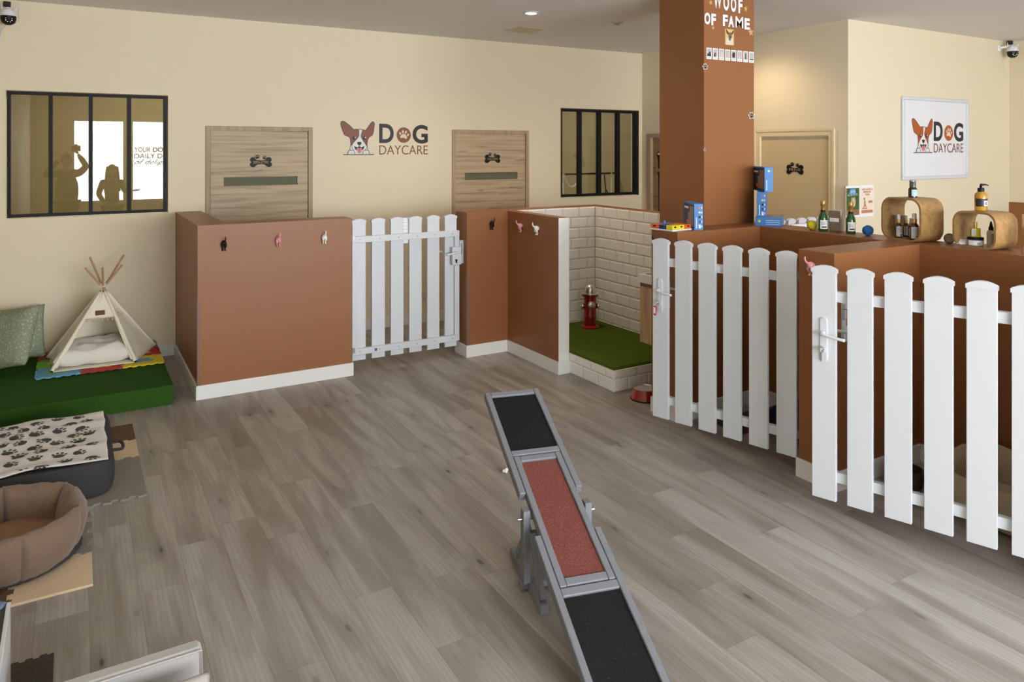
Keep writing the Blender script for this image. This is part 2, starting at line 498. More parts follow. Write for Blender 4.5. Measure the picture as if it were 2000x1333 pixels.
    def build(s, name, m, parent=None, smooth=False, loc=None, rotz=0.0, sub=0, recalc=True, angle=None, solid=0.0):
        me = bpy.data.meshes.new(name)
        me.from_pydata(s.v, [], s.f)
        ms = m if isinstance(m, (list, tuple)) else [m]
        for q in ms:
            me.materials.append(q)
        me.polygons.foreach_set('material_index', s.mi)
        if recalc:
            bm = bmesh.new(); bm.from_mesh(me)
            bmesh.ops.recalc_face_normals(bm, faces=bm.faces)
            bm.to_mesh(me); bm.free()
        if smooth:
            me.polygons.foreach_set('use_smooth', [True] * len(me.polygons))
            if angle is not None:
                me.set_sharp_from_angle(angle=R(angle))
        me.update()
        o = bpy.data.objects.new(name, me)
        COL.objects.link(o)
        if parent is not None:
            o.parent = parent
        if loc is not None:
            o.location = loc
        o.rotation_euler = (0, 0, rotz)
        if solid:
            md = o.modifiers.new('thickness', 'SOLIDIFY'); md.thickness = solid; md.offset = 0
        if sub:
            md = o.modifiers.new('smooth', 'SUBSURF'); md.levels = sub; md.render_levels = sub
        return o

def tag(o, label, cat, group=None, kind=None):
    o['label'] = label; o['category'] = cat
    if group:
        o['group'] = group
    if kind:
        o['kind'] = kind
    return o

def thing(name, label, cat, loc=(0, 0, 0), rotz=0.0, group=None):
    o = bpy.data.objects.new(name, None)
    o.empty_display_size = 0.1
    COL.objects.link(o)
    o.location = loc; o.rotation_euler = (0, 0, rotz)
    return tag(o, label, cat, group)

def struct(mb, name, m, **kw):
    o = mb.build(name, m, **kw)
    if o.parent is None:
        o['kind'] = 'structure'
    return o

def copy_tree(o, parent=None):
    c = o.copy(); COL.objects.link(c)
    if parent is not None:
        c.parent = parent
    for ch in list(o.children):
        copy_tree(ch, c)
    return c

def text_mb(s, x0, x1, z0, z1, y=0.0, bold=0.0, depth=0.001, shear=0.0, keep=False, spacing=1.0):
    """letters as mesh standing in XZ, facing -Y, fitted into the given rectangle"""
    cu = bpy.data.curves.new('letters', 'FONT')
    cu.body = s; cu.size = 1.0; cu.offset = bold; cu.shear = shear; cu.extrude = 0.02
    cu.resolution_u = 6; cu.space_character = spacing
    o = bpy.data.objects.new('letters', cu)
    COL.objects.link(o)
    dg = bpy.context.evaluated_depsgraph_get()
    me = bpy.data.meshes.new_from_object(o.evaluated_get(dg))
    vs = [v.co.copy() for v in me.vertices]
    fs = [tuple(p.vertices) for p in me.polygons]
    bpy.data.objects.remove(o); bpy.data.curves.remove(cu); bpy.data.meshes.remove(me)
    if not vs:
        return MB()
    ax = min(v.x for v in vs); bx = max(v.x for v in vs); ay = min(v.y for v in vs); by = max(v.y for v in vs)
    mb = MB()
    mb.add([(x0 + (v.x - ax) / (bx - ax) * (x1 - x0), y - (v.z + 0.02) / 0.04 * depth, z0 + (v.y - ay) / max(by - ay, 1e-6) * (z1 - z0)) for v in vs], fs)
    return mb

def merge(a, b):
    o = len(a.v)
    a.v += b.v; a.f += [tuple(i + o for i in f) for f in b.f]; a.mi += [a.cur] * len(b.f)
    return a

def circ(cx, cz, rx, rz=None, n=20, rot=0.0):
    rz = rx if rz is None else rz
    out = []
    for i in range(n):
        a = 2 * PI * i / n
        x = rx * math.cos(a); z = rz * math.sin(a)
        out.append((cx + x * math.cos(rot) - z * math.sin(rot), cz + x * math.sin(rot) + z * math.cos(rot)))
    return out

def spline(pts, k=4, closed=False):
    """Catmull-Rom through 2D or 3D points"""
    out = []; n = len(pts)
    P = [Vector(p) for p in pts]
    for i in range(n if closed else n - 1):
        p0 = P[i - 1] if (closed or i > 0) else P[0]
        p1 = P[i]; p2 = P[(i + 1) % n]
        p3 = P[(i + 2) % n] if (closed or i + 2 < n) else P[-1]
        for j in range(k):
            t = j / k
            out.append(0.5 * ((2 * p1) + (p2 - p0) * t + (2 * p0 - 5 * p1 + 4 * p2 - p3) * t * t + (3 * p1 - p0 - 3 * p2 + p3) * t ** 3))
    if not closed:
        out.append(P[-1])
    return [tuple(p) for p in out]

# ------------------------------------------------------------------ room shell
XL, XR, YF, YB, HC = -0.80, 9.28, -3.5, 7.41, 3.12
LOW = 1.307
struct(MB().box(XL - .2, XR + .2, YF - .2, 10.2, -0.12, 0.0), 'floor', M_FLOOR)
struct(MB().box(XL - .2, XR + .2, YF - .2, 10.2, HC, HC + .12), 'ceiling', M_CEIL)

def wall_x(mb, xa, xb, y0, y1, holes=(), z1=HC):
    """wall running along X with rectangular holes (x0,x1,z0,z1)"""
    xs = sorted({xa, xb} | {h[0] for h in holes} | {h[1] for h in holes})
    for a, b in zip(xs, xs[1:]):
        m = (a + b) / 2
        hs = sorted((h[2], h[3]) for h in holes if h[0] < m < h[1])
        z = 0.0
        for h0, h1 in hs:
            if h0 > z:
                mb.box(a, b, y0, y1, z, h0)
            z = h1
        if z < z1:
            mb.box(a, b, y0, y1, z, z1)
    return mb

W1 = (-0.494, 0.729, 1.303, 2.372)
W2 = (5.052, 6.272, 1.292, 2.382)
struct(wall_x(MB(), XL - .2, 6.43, YB, YB + .15, [W1, W2, (1.047, 2.05, 0, 2.10), (3.597, 4.60, 0, 2.10)]), 'wall_back', M_CREAM)
struct(MB().box(XL - .2, XL, YF, YB, 0, HC), 'wall_left', M_CREAM)
# right return wall of the corridor, with two door openings
def wall_y(mb, ya, yb, x0, x1, holes=()):
    ys = sorted({ya, yb} | {h[0] for h in holes} | {h[1] for h in holes})
    for a, b in zip(ys, ys[1:]):
        m = (a + b) / 2
        z = 0.0
        for h in sorted(h for h in holes if h[0] < m < h[1]):
            if h[2] > z:
                mb.box(x0, x1, a, b, z, h[2])
            z = h[3]
        if z < HC:
            mb.box(x0, x1, a, b, z, HC)
    return mb
struct(wall_y(MB(), 4.44, YB, 6.33, 6.45, [(4.58, 5.555, 0, 2.08), (6.33, 7.31, 0, 2.08)]), 'wall_corridor', M_CREAM)
struct(MB().box(6.45, XR, 4.44, 4.56, 0, HC), 'wall_far_right', M_CREAM)
struct(MB().box(XR, XR + .12, YF, 4.56, 0, HC), 'wall_right', M_CREAM)
struct(MB().box(XR - .012, XR, YF, 4.44, 0, 1.275), 'wall_right_dado', M_BROWN)

# shop front behind the camera: frosted windows with daylight on them
FW = [(-0.05 + 1.12 * k, 0.94 + 1.12 * k, 0.735, 2.523) for k in range(6)]
struct(wall_x(MB(), XL, XR, YF - .2, YF, FW), 'wall_front', M_CREAM)
M_FROST = mat('frosted_daylight_glass', rgb(235, 238, 240), 0.6, var=0.0, emit=DAYCOL + (1,), es=DAY)
for k, (a, b, c, d) in enumerate(FW):
    w = MB()
    w.box(a, b, YF - .06, YF - .02, c, c + .03).box(a, b, YF - .06, YF - .02, d - .03, d)
    w.box(a, a + .03, YF - .06, YF - .02, c, d).box(b - .03, b, YF - .06, YF - .02, c, d)
    fr = struct(w, 'window_%d' % (k + 3), M_CREAM)
    MB().box(a + .03, b - .03, YF - .05, YF - .04, c + .03, d - .03).build('frosted_pane', M_FROST, fr)
lt = thing('window_lettering', 'dark window lettering reading your dog, seen mirrored in the left interior window', 'lettering', (1.13, YF - .035, 1.55))
for s, x0, x1, z0, z1, b, sh in (('YOUR', 0, .32, .27, .38, 0, 0), ("DOG'S", .37, .78, .27, .38, .02, 0),
                                  ('DAILY DOSE', 0, .84, .13, .235, 0, 0), ('of delight', 0, .74, -.03, .10, -.008, .45)):
    text_mb(s, x0, x1, z0, z1, 0, b + .003, .002, sh).build('word', M_INK, lt)

# rooms behind the interior windows
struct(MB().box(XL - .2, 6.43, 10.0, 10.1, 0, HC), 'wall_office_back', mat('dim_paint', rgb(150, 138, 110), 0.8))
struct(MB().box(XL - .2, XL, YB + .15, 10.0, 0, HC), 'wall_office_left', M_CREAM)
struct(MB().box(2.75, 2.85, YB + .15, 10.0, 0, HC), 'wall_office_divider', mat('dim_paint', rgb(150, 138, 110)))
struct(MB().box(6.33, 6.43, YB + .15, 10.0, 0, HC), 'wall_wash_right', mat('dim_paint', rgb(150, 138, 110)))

for nm, x, lab, pw in (('fill_lamp', .9, 'added unseen fill lamp brightening the office behind the left interior window', 85), ('fill_lamp', 4.6, 'added unseen fill lamp brightening the wash room behind the right interior window', 62)):
    t = thing(nm, lab, 'ceiling light', (x, 8.6, HC))  # added fill lamp, out of view, lifts the tone seen through the panes
    MB().box(-.3, .3, -.3, .3, -.03, 0).build('fill_lamp_body', M_WHITE, t)
    ld = bpy.data.lights.new('back_room_fill', 'AREA'); ld.energy = pw; ld.size = .55; ld.color = (1, .92, .76)
    lo = bpy.data.objects.new('lamp', ld); COL.objects.link(lo); lo.parent = t; lo.location = (0, 0, -.035)

# skirting boards
def skirt(name, segs):
    mb = MB()
    for x0, x1, y0, y1 in segs:
        mb.box(x0, x1, y0, y1, 0, .098)
        mb.box(x0 + .003 * (x1 - x0 < .02), x1, y0 + .003 * (y1 - y0 < .02), y1, .098, .105)
    return struct(mb, name, M_SKIRT)
T = .012
skirt('baseboard_back', [(XL, .79, YB - T, YB), (1.005, 1.045, YB - T, YB), (2.052, 3.595, YB - T, YB), (4.60, 6.33, YB - T, YB)])
skirt('baseboard_corridor', [(6.33 - T, 6.33, 4.44, 4.58), (6.33 - T, 6.33, 5.555, 6.33)])
skirt('baseboard_far_right', [(6.33, XR - T, 4.44 - T, 4.44)])
skirt('baseboard_left', [(XL, XL + T, YF, YB - T)])
skirt('baseboard_partition_left', [(.79 - T, .79, 5.98 - T, YB - T), (.79, 1.98 + T, 5.98 - T, 5.98), (1.98, 1.98 + T, 5.98, 6.19), (1.005, 1.98, 6.19, 6.19 + T)])
skirt('baseboard_partition_middle', [(3.05 - T, 3.05, 5.97 - T, 6.2), (3.05, 3.475 - T, 5.97 - T, 5.97), (3.475 - T, 3.475, 5.125 - T, 5.97 - T), (3.475, 3.585, 5.125 - T, 5.125)])
skirt('baseboard_pen_far', [(3.57 - T, 3.57, 3.81 - T, 4.075), (3.57, 4.39 - T, 3.81 - T, 3.81)])
skirt('baseboard_pen_middle', [(3.585, 4.39 - T, 2.83, 2.83 + T), (3.585 - T, 3.585, 2.60 - T, 2.83 + T), (3.585, 4.39 - T, 2.60 - T, 2.60)])
skirt('baseboard_pen_near', [(3.585, 4.39 - T, 1.56, 1.56 + T)])
skirt('baseboard_counter', [(4.39 - T, 4.39, 2.83, 3.81 - T), (4.39 - T, 4.39, 1.56, 2.60)])

# low partitions
PA = struct(MB().slab([(.79, 5.98), (1.98, 5.98), (1.98, 6.19), (1.005, 6.19), (1.005, YB), (.79, YB)], 0, LOW), 'wall_partition_left', M_BROWN)
PBm = struct(MB().box(3.577, 4.66, 5.99, 6.2, 0, LOW), 'wall_partition_middle', M_BROWN)
struct(MB().slab([(3.05, 5.97), (3.475, 5.97), (3.475, 5.125), (3.577, 5.125), (3.577, 6.2), (3.05, 6.2)], 0, LOW), 'wall_partition_wing', M_BROWN)
PW_ = COL.objects['wall_partition_wing']
PT = struct(MB().box(4.505, 4.66, 4.55, 5.99, 0, LOW), 'wall_partition_tiled', M_BROWN)
struct(MB().box(3.57, 4.39, 3.81, 4.075, 0, LOW), 'wall_pen_far', M_BROWN)
struct(MB().box(3.585, 4.39, 2.60, 2.83, 0, LOW), 'wall_pen_middle', M_BROWN)
struct(MB().box(3.585, 4.39, 1.33, 1.56, 0, LOW), 'wall_pen_near', M_BROWN)
struct(MB().box(4.39, 4.65, .2, 4.075, 0, LOW), 'wall_counter', M_BROWN)
struct(MB().box(4.07, 4.61, 4.06, 4.55, 0, HC), 'wall_pillar', M_BROWN)
M_GUARD = mat('corner_guard', rgb(120, 92, 74), 0.5)
struct(MB().box(.786, .806, 5.976, 5.98, .106, .757).box(.786, .79, 5.98, 6.0, .106, .757), 'trim_1', M_GUARD)
struct(MB().box(3.046, 3.072, 5.966, 5.97, .106, .755).box(3.046, 3.05, 5.97, 5.99, .106, .755), 'trim_2', M_GUARD)

# bevelled wall tiles
def tiles(mb, O, U, W, H, N, tw=.2, th=.1025, top_down=True, shift=0.0, inset=.013, dep=.007, first=None):
    O = Vector(O); U = Vector(U); N = Vector(N); V = Vector((0, 0, 1)); j = .0012
    rows = []
    if top_down:
        z = H
        while z > 0.012:
            rows.append((max(0, z - th), z)); z -= th
    else:
        z = 0
        while z < H - .012:
            rows.append((z, min(H, z + th))); z += th
    for r, (z0, z1) in enumerate(rows):
        u = -((shift + (tw / 2 if r % 2 else 0)) % tw)
        while u < W - .004:
            a = max(0, u) + j; b = min(W, u + tw) - j
            if b - a > .006:
                i1 = min(inset, (b - a) * .35); i2 = min(inset, (z1 - z0) * .35)
                q = []
                for (uu, zz, d) in ((a, z0 + j, 0), (b, z0 + j, 0), (b, z1 - j, 0), (a, z1 - j, 0)):
                    q.append(O + U * uu + V * zz + N * .002)
                for (uu, zz) in ((a + i1, z0 + i2), (b - i1, z0 + i2), (b - i1, z1 - i2), (a + i1, z1 - i2)):
                    q.append(O + U * uu + V * zz + N * dep)
                mb.add(q, [(4, 5, 6, 7), (0, 1, 5, 4), (1, 2, 6, 5), (2, 3, 7, 6), (3, 0, 4, 7)])
            u += tw
    return mb
MB().box(3.579, 4.504, 5.9885, 5.992, .165, LOW - .001).build('grout', M_GROUT, PBm)
MB().box(4.5035, 4.506, 4.56, 5.99, .165, LOW - .001).build('grout', M_GROUT, PT)
tb = MB()
tiles(tb, (3.578, 5.989, .165), (1, 0, 0), .925, LOW - .165, (0, -1, 0), shift=.075)
tb.build('wall_tiles', M_TILE, PBm)
tb = MB()
tiles(tb, (4.504, 5.985, .165), (0, -1, 0), 1.43, LOW - .165, (-1, 0, 0), shift=.06)
tb.build('wall_tiles', M_TILE, PT)
te = MB()
tiles(te, (3.475, 5.124, .105), (1, 0, 0), .103, LOW - .107, (0, -1, 0), tw=.3, inset=.003, dep=.004)
te.box(3.4735, 3.5785, 5.1205, 5.125, .105, LOW - .001)
te.build('end_tiles', M_TILE, PW_)

# ------------------------------------------------------------------ interior windows
M_PANE = glass_pane_material('window_glass', (0.62, 0.62, 0.56, 1), 0.0)
M_PANE2 = glass_pane_material('window_glass_clear', (0.8, 0.8, 0.76, 1), 0.0)
def int_window(name, w, bars, fw, y0, pane_m):
    a, b, c, d = w
    mb = MB()
    mb.box(a + .006, b - .006, y0, y0 + .045, c + .006, c + .006 + fw).box(a + .006, b - .006, y0, y0 + .045, d - .006 - fw, d - .006)
    for x0, x1 in bars:
        mb.box(x0, x1, y0 - .003, y0 + .048, c + .008, d - .008)
    o = struct(mb, name, M_BLACK)
    MB().box(a + .008, b - .008, y0 + .020, y0 + .026, c + .008, d - .008).build('pane', pane_m, o)
    tr = MB()
    for q in ((a - .008, a, YB - .004, y0, c - .008, d + .008), (b, b + .008, YB - .004, y0, c - .008, d + .008),
              (a, b, YB - .004, y0, d, d + .008), (a, b, YB - .004, y0, c - .008, c)):
        tr.box(*q)
    tr.build('window_trim', mat('window_trim_cream', rgb(226, 212, 178), .5), o)
    return o
int_window('window_1', W1, [(-.488, -.462), (-.196, -.165), (.100, .131), (.397, .430), (.692, .723)], .026, YB + .004, M_PANE)
int_window('window_2', W2, [(5.058, 5.090), (5.335, 5.383), (5.634, 5.682), (5.932, 5.980), (6.222, 6.266)], .032, YB + .022, M_PANE2)

# ------------------------------------------------------------------ doors
def oak_door(name, x0, slot):
    mb = MB(); x1 = x0 + 1.0
    mb.bbox(x0, x0 + .042, YB - .014, YB + .03, 0, 2.098, .002).bbox(x1 - .042, x1, YB - .014, YB + .03, 0, 2.098, .002)
    mb.bbox(x0 + .042, x1 - .042, YB - .013, YB + .03, 2.058, 2.098, .002)
    fr = struct(mb, name, M_OAKV)
    lf = wall_x(MB(), x0 + .046, x1 - .046, YB + .004, YB + .044, [slot], 2.052)
    leaf = lf.build('leaf', M_OAK, fr)
    MB().box(slot[0] - .01, slot[1] + .01, YB + .022, YB + .028, slot[2] - .01, slot[3] + .01).build('slot_pane', mat('slot_glass', rgb(104, 104, 84), .6, spec=.2), leaf)
    h = MB().tube([(x1 - .11, YB + .004, 1.04), (x1 - .11, YB - .045, 1.04), (x1 - .24, YB - .05, 1.04)], .009).box(x1 - .13, x1 - .09, YB - .002, YB + .005, .92, 1.12)
    h.build('door_handle', M_GREYMET, leaf)
    return fr
oak_door('door_1', 1.048, (1.209, 1.899, 1.531, 1.615))
oak_door('door_2', 3.598, (3.759, 4.448, 1.534, 1.616))
# cream door to the private room and oak door in the corridor
M_DCREAM = mat('cream_door_paint', rgb(206, 184, 144), .5, var=.01)
mb = MB()
mb.bbox(6.312, 6.40, 4.58, 4.645, 0, 2.08, .004).bbox(6.312, 6.40, 5.475, 5.555, 0, 2.08, .004).bbox(6.312, 6.40, 4.645, 5.475, 2.015, 2.08, .004)
mb.box(6.305, 6.312, 4.575, 4.60, 0, 2.09).box(6.305, 6.312, 5.535, 5.56, 0, 2.09).box(6.305, 6.312, 4.60, 5.535, 2.065, 2.09)
d3 = struct(mb, 'door_3', mat('door_trim_cream', rgb(224, 206, 168), .45, var=.01))
lf = MB().box(6.335, 6.375, 4.648, 5.472, .006, 2.012).build('leaf', M_DCREAM, d3)
MB().tube([(6.335, 5.40, 1.04), (6.29, 5.40, 1.04), (6.285, 5.28, 1.04)], .009).build('door_handle', M_GREYMET, lf)
mb = MB()
mb.bbox(6.312, 6.40, 6.33, 6.41, 0, 2.08, .003).bbox(6.312, 6.40, 7.23, 7.305, 0, 2.08, .003).bbox(6.312, 6.40, 6.41, 7.23, 2.03, 2.08, .003)
d4 = struct(mb, 'door_4', M_OAKV)
MB().box(6.36, 6.398, 6.413, 7.227, .006, 2.028).build('leaf', M_OAKY, d4)

# ------------------------------------------------------------------ ceiling fittings
M_WARM = mat('lamp_glow', rgb(255, 236, 200), .5, var=0, emit=(1.0, .78, .48, 1), es=60)
def downlight(x, y, lab, cat='ceiling light', power=55, size=R(150)):
    t = thing('downlight', lab, cat, (x, y, HC), 0, 'recessed downlights')
    MB().lathe([(.048, -.001), (.075, -.001), (.078, -.006), (.052, -.010), (.048, -.004)], 32).build('trim_ring', M_WHITE, t, smooth=True, angle=40)
    MB().lathe([(.001, -.0045), (.050, -.0045), (.050, -.002), (.001, -.002)], 28).build('lens', M_WARM, t)
    ld = bpy.data.lights.new('downlight_lamp', 'SPOT'); ld.energy = power; ld.color = (1.0, .80, .55); ld.spot_size = size; ld.spot_blend = .8
    ld.shadow_soft_size = .05
    lo = bpy.data.objects.new('lamp', ld); COL.objects.link(lo); lo.parent = t; lo.location = (0, 0, -.02)
    return t
downlight(3.553, 5.686, 'lit round recessed downlight glowing warm in the ceiling above the middle gate')
downlight(5.72, 5.35, 'recessed downlight in the corridor ceiling hidden behind the brown pillar', power=42)
struct(MB().box(3.86, 4.175, 6.39, 6.71, HC - .003, HC), 'trim_3', mat('hatch_paint', rgb(206, 190, 160), .6, var=0))
t = thing('ceiling_sensor', 'small square grey sensor on the ceiling left of the brown pillar', 'sensor', (4.52, 5.65, HC))
MB().lathe([(.085, 0), (.085, -.008), (.07, -.02), (.03, -.028), (.001, -.028)], 4).build('housing', mat('sensor_grey', rgb(176, 170, 166), .4), t)
MB().lathe([(.028, -.026), (.024, -.036), (.001, -.038)], 16).build('lens', mat('sensor_lens', rgb(150, 146, 142), .3), t, smooth=True)

# ------------------------------------------------------------------ dog logo decals
def P2(pts):
    return [((x - 80) * .000329, (1215 - y) * .000315) for x, y in pts]
OUT = [(500, 375), (400, 270), (300, 190), (220, 130), (150, 108), (100, 130), (88, 200), (110, 300), (150, 420), (195, 540), (290, 590), (370, 640), (395, 720), (405, 870),
       (385, 960), (375, 1050), (330, 1085), (305, 1140), (300, 1205), (1020, 1205), (1010, 1140), (985, 1085), (960, 1050), (950, 960), (940, 880), (955, 740), (990, 650), (1050, 590), (1120, 545),
       (1150, 450), (1165, 330), (1185, 190), (1165, 120), (1130, 105), (1075, 140), (990, 260), (890, 390), (780, 372), (690, 362), (590, 366)]
LB = [(500, 380), (400, 275), (300, 195), (220, 136), (150, 114), (105, 133), (94, 200), (115, 300), (155, 420), (200, 535), (290, 585), (372, 635), (400, 720), (412, 880), (435, 915),
      (470, 830), (560, 730), (640, 640), (668, 560), (668, 378), (590, 372)]
RB = [(790, 380), (890, 396), (990, 266), (1075, 147), (1130, 112), (1160, 125), (1178, 190), (1158, 330), (1143, 450), (1115, 540), (1045, 585), (985, 645), (950, 740), (938, 925),
      (905, 900), (850, 800), (780, 690), (742, 610), (750, 520), (780, 440)]
def dog_logo(parent, s=1.0):
    def bm():
        return MB()
    M = Matrix.Scale(s, 4)
    face = MB(); face.prism(P2(OUT), -.0012, 0, M); face.build('face', M_LOGOW, parent)
    b = MB(); b.prism(P2(LB), -.0018, -.0012, M); b.prism(P2(RB), -.0018, -.0012, M); b.build('brown_patches', M_LOGOB, parent)
    d = MB()
    y = -.0021
    d.ribbon(spline(P2(OUT[:19]), 3), .0050 * 1.1, y, M); d.ribbon(spline(P2(OUT[19:] + OUT[:1]), 3), .0055, y, M)
    d.ribbon(P2([(170, 1198), (1165, 1198)]), .0085, y, M)
    d.ribbon(spline(P2([(672, 380), (668, 560), (640, 640), (560, 735), (470, 840), (440, 930), (460, 1000), (520, 1045)]), 3), .0048, y, M)
    d.ribbon(spline(P2([(790, 380), (775, 450), (742, 560), (750, 640), (850, 800), (930, 910), (930, 960), (875, 1035)]), 3), .0048, y, M)
    for cx in (513, 848):
        d.prism([(p[0], p[1]) for p in P2(circ(cx, 655, 55, 60))], -.0024, -.0018, M)
    d.prism(P2(spline([(615, 800), (650, 782), (720, 782), (752, 805), (740, 860), (685, 895), (630, 860)], 3, True)), -.0024, -.0018, M)
    d.ribbon(P2([(685, 880), (685, 940)]), .006, y, M)
    d.prism(P2(spline([(520, 935), (545, 925), (610, 955), (685, 925), (760, 955), (820, 925), (848, 940), (820, 1010), (770, 1060), (685, 1075), (600, 1060), (545, 1010)], 2, True)), -.0024, -.0018, M)
    for cx in (425, 902):
        d.ribbon(spline(P2([(cx - 118, 1200), (cx - 110, 1120), (cx - 60, 1062), (cx, 1052), (cx + 62, 1064), (cx + 110, 1120), (cx + 118, 1200)]), 3), .0055, y - .0012, M)
        for o in (-85, -2, 60):
            d.ribbon(P2([(cx + o, 1148), (cx + o + 8, 1195)]), .0045, -.0034, M)
    d.build('outline', M_LOGOD, parent)
    tng = MB(); tng.prism(P2(spline([(600, 1000), (640, 975), (685, 985), (730, 975), (768, 1000), (765, 1080), (730, 1140), (685, 1160), (640, 1140), (604, 1080)], 2, True)), -.0030, -.0024, M)
    tng.build('tongue', M_LOGOP, parent)
    for cx in (550, 878):
        MB().prism(P2(circ(cx, 638, 20, 22, 10)), -.0030, -.0024, M).build('eye_glint', M_LOGOW, parent)
    for cx in (425, 902):
        MB().prism(P2(spline([(cx - 112, 1190), (cx - 104, 1120), (cx - 56, 1068), (cx, 1058), (cx + 56, 1068), (cx + 104, 1120), (cx + 112, 1190)], 3)), -.0031, -.0021, M).build('front_paw', M_LOGOW, parent)
    d2 = MB(); d2.ribbon(P2([(683, 985), (683, 1090)]), .006, -.0034, M); d2.build('tongue_line', mat('decal_wine', rgb(92, 44, 44), .5, var=0), parent)

def paw_shape(mb, cx, cz, s, y0, y1, rot=0.0, M=None):
    """main pad and four toes"""
    def q(x, z):
        return (cx + s * (x * math.cos(rot) - z * math.sin(rot)), cz + s * (x * math.sin(rot) + z * math.cos(rot)))
    pad = spline([(-.30, -.30), (-.05, -.24), (0, -.22), (.05, -.24), (.30, -.30), (.34, -.12), (.17, .08), (0, .15), (-.17, .08), (-.34, -.12)], 2, True)
    mb.prism([q(*p) for p in pad], y0, y1, M)
    for tx, tz, rx, rz, a in ((-.40, .12, .09, .14, .5), (-.15, .33, .10, .16, .12), (.15, .33, .10, .16, -.12), (.40, .12, .09, .14, -.5)):
        mb.prism([q(*p) for p in circ(tx, tz, rx, rz, 12, a)], y0, y1, M)
    return mb

def logo_letters(t, x0, z0):
    """DoG over DAYCARE; x0,z0 is the lower left of DAYCARE"""
    text_mb('D', x0, x0 + .162, z0 + .122, z0 + .325, 0, .03, .002).build('letter', M_LOGOD, t)
    text_mb('G', x0 + .377, x0 + .556, z0 + .118, z0 + .320, 0, .03, .002).build('letter', M_LOGOD, t)
    c = MB().prism(circ(x0 + .276, z0 + .208, .081, .083, 32), -.002, 0)
    c.build('round_letter', M_LOGOB, t)
    p = paw_shape(MB(), x0 + .277, z0 + .205, .112, -.0034, -.002, -.15)
    p.build('paw', mat('decal_cream', rgb(222, 208, 180), .5, var=0), t)
    text_mb('DAYCARE', x0, x0 + .556, z0, z0 + .098, 0, -.005, .002).build('word', M_LOGOT, t)
t = thing('wall_logo', 'dog daycare logo decal with cartoon dog head between the two oak doors', 'logo', (2.335, YB - .001, 1.821))
dog_logo(t); logo_letters(t, .415, .004)
t = thing('wall_sign', 'white framed square board with the dog daycare logo on the far right wall', 'sign', (7.17, 4.44, 1.57))
f = MB()
for a, b, c, d in ((0, 1.212, 0, .036), (0, 1.212, .811, .847), (0, .036, .036, .811), (1.176, 1.212, .036, .811)):
    f.bbox(a, b, -.028, 0, c, d, .006)
f.build('frame', M_WHITE, t)
MB().box(.036, 1.176, -.012, 0, .036, .811).build('panel', mat('sign_panel', rgb(226, 226, 230), .4, var=.01), t)
tt = thing('printed_logo', '', '', (0, 0, 0)); del tt['label']; del tt['category']
tt.parent = t; tt.location = (.170, -.0125, .272)
M_LB0 = M_LOGOB
M_LOGOB = mat('decal_orange', rgb(172, 84, 36), .5, var=0)
dog_logo(tt, 1.015); logo_letters(tt, .392, .004)
M_LOGOB = M_LB0

# ------------------------------------------------------------------ bone shaped door signs
def bone_sign(lab, loc, rotz, word, w=.206):
    t = thing('bone_sign', lab, 'door sign', loc, rotz, 'bone shaped door signs')
    s = w / .206
    o = []
    o += [(.030 + .028 * math.cos(a), .074 + .026 * math.sin(a)) for a in [R(x) for x in range(60, 241, 15)]]
    o += [(.028 + .028 * math.cos(a), .028 + .026 * math.sin(a)) for a in [R(x) for x in range(120, 331, 15)]]
    o += [(.075, .030), (.103, .032), (.131, .030)]
    o += [(.178 + .028 * math.cos(a), .028 + .026 * math.sin(a)) for a in [R(x) for x in range(-150, 61, 15)]]
    o += [(.176 + .028 * math.cos(a), .074 + .026 * math.sin(a)) for a in [R(x) for x in range(-60, 121, 15)]]
    o += [(.148, .074), (.103, .068), (.058, .074)]
    MB().prism([(x * s, z * s) for x, z in o], -.005, 0).build('plate', M_BLACKP, t)
    for px_, pz_, ps_, pr_ in ((.070, .100, .050, .2), (.136, .092, .046, -.3)):
        paw_shape(MB(), px_ * s, pz_ * s, ps_ * s, -.005, 0, pr_).build('paw', M_BLACKP, t)
    text_mb(word, .034 * s, .172 * s, .038 * s, .063 * s, -.005, 0, .001).build('word', mat('sign_letters', rgb(170, 146, 110), .6, var=0), t)
    return t
bone_sign('black bone shaped plaque reading bien-etre on the left oak door', (1.446, YB + .004, 1.705), 0, 'BIEN-ETRE')
bone_sign('black bone shaped plaque reading dog-wash on the right oak door', (4.012, YB + .004, 1.722), 0, 'DOG-WASH', .202)
bone_sign('black bone shaped plaque on the cream door right of the pillar', (6.335, 5.150, 1.622), -PI / 2, 'PRIVE', .206)

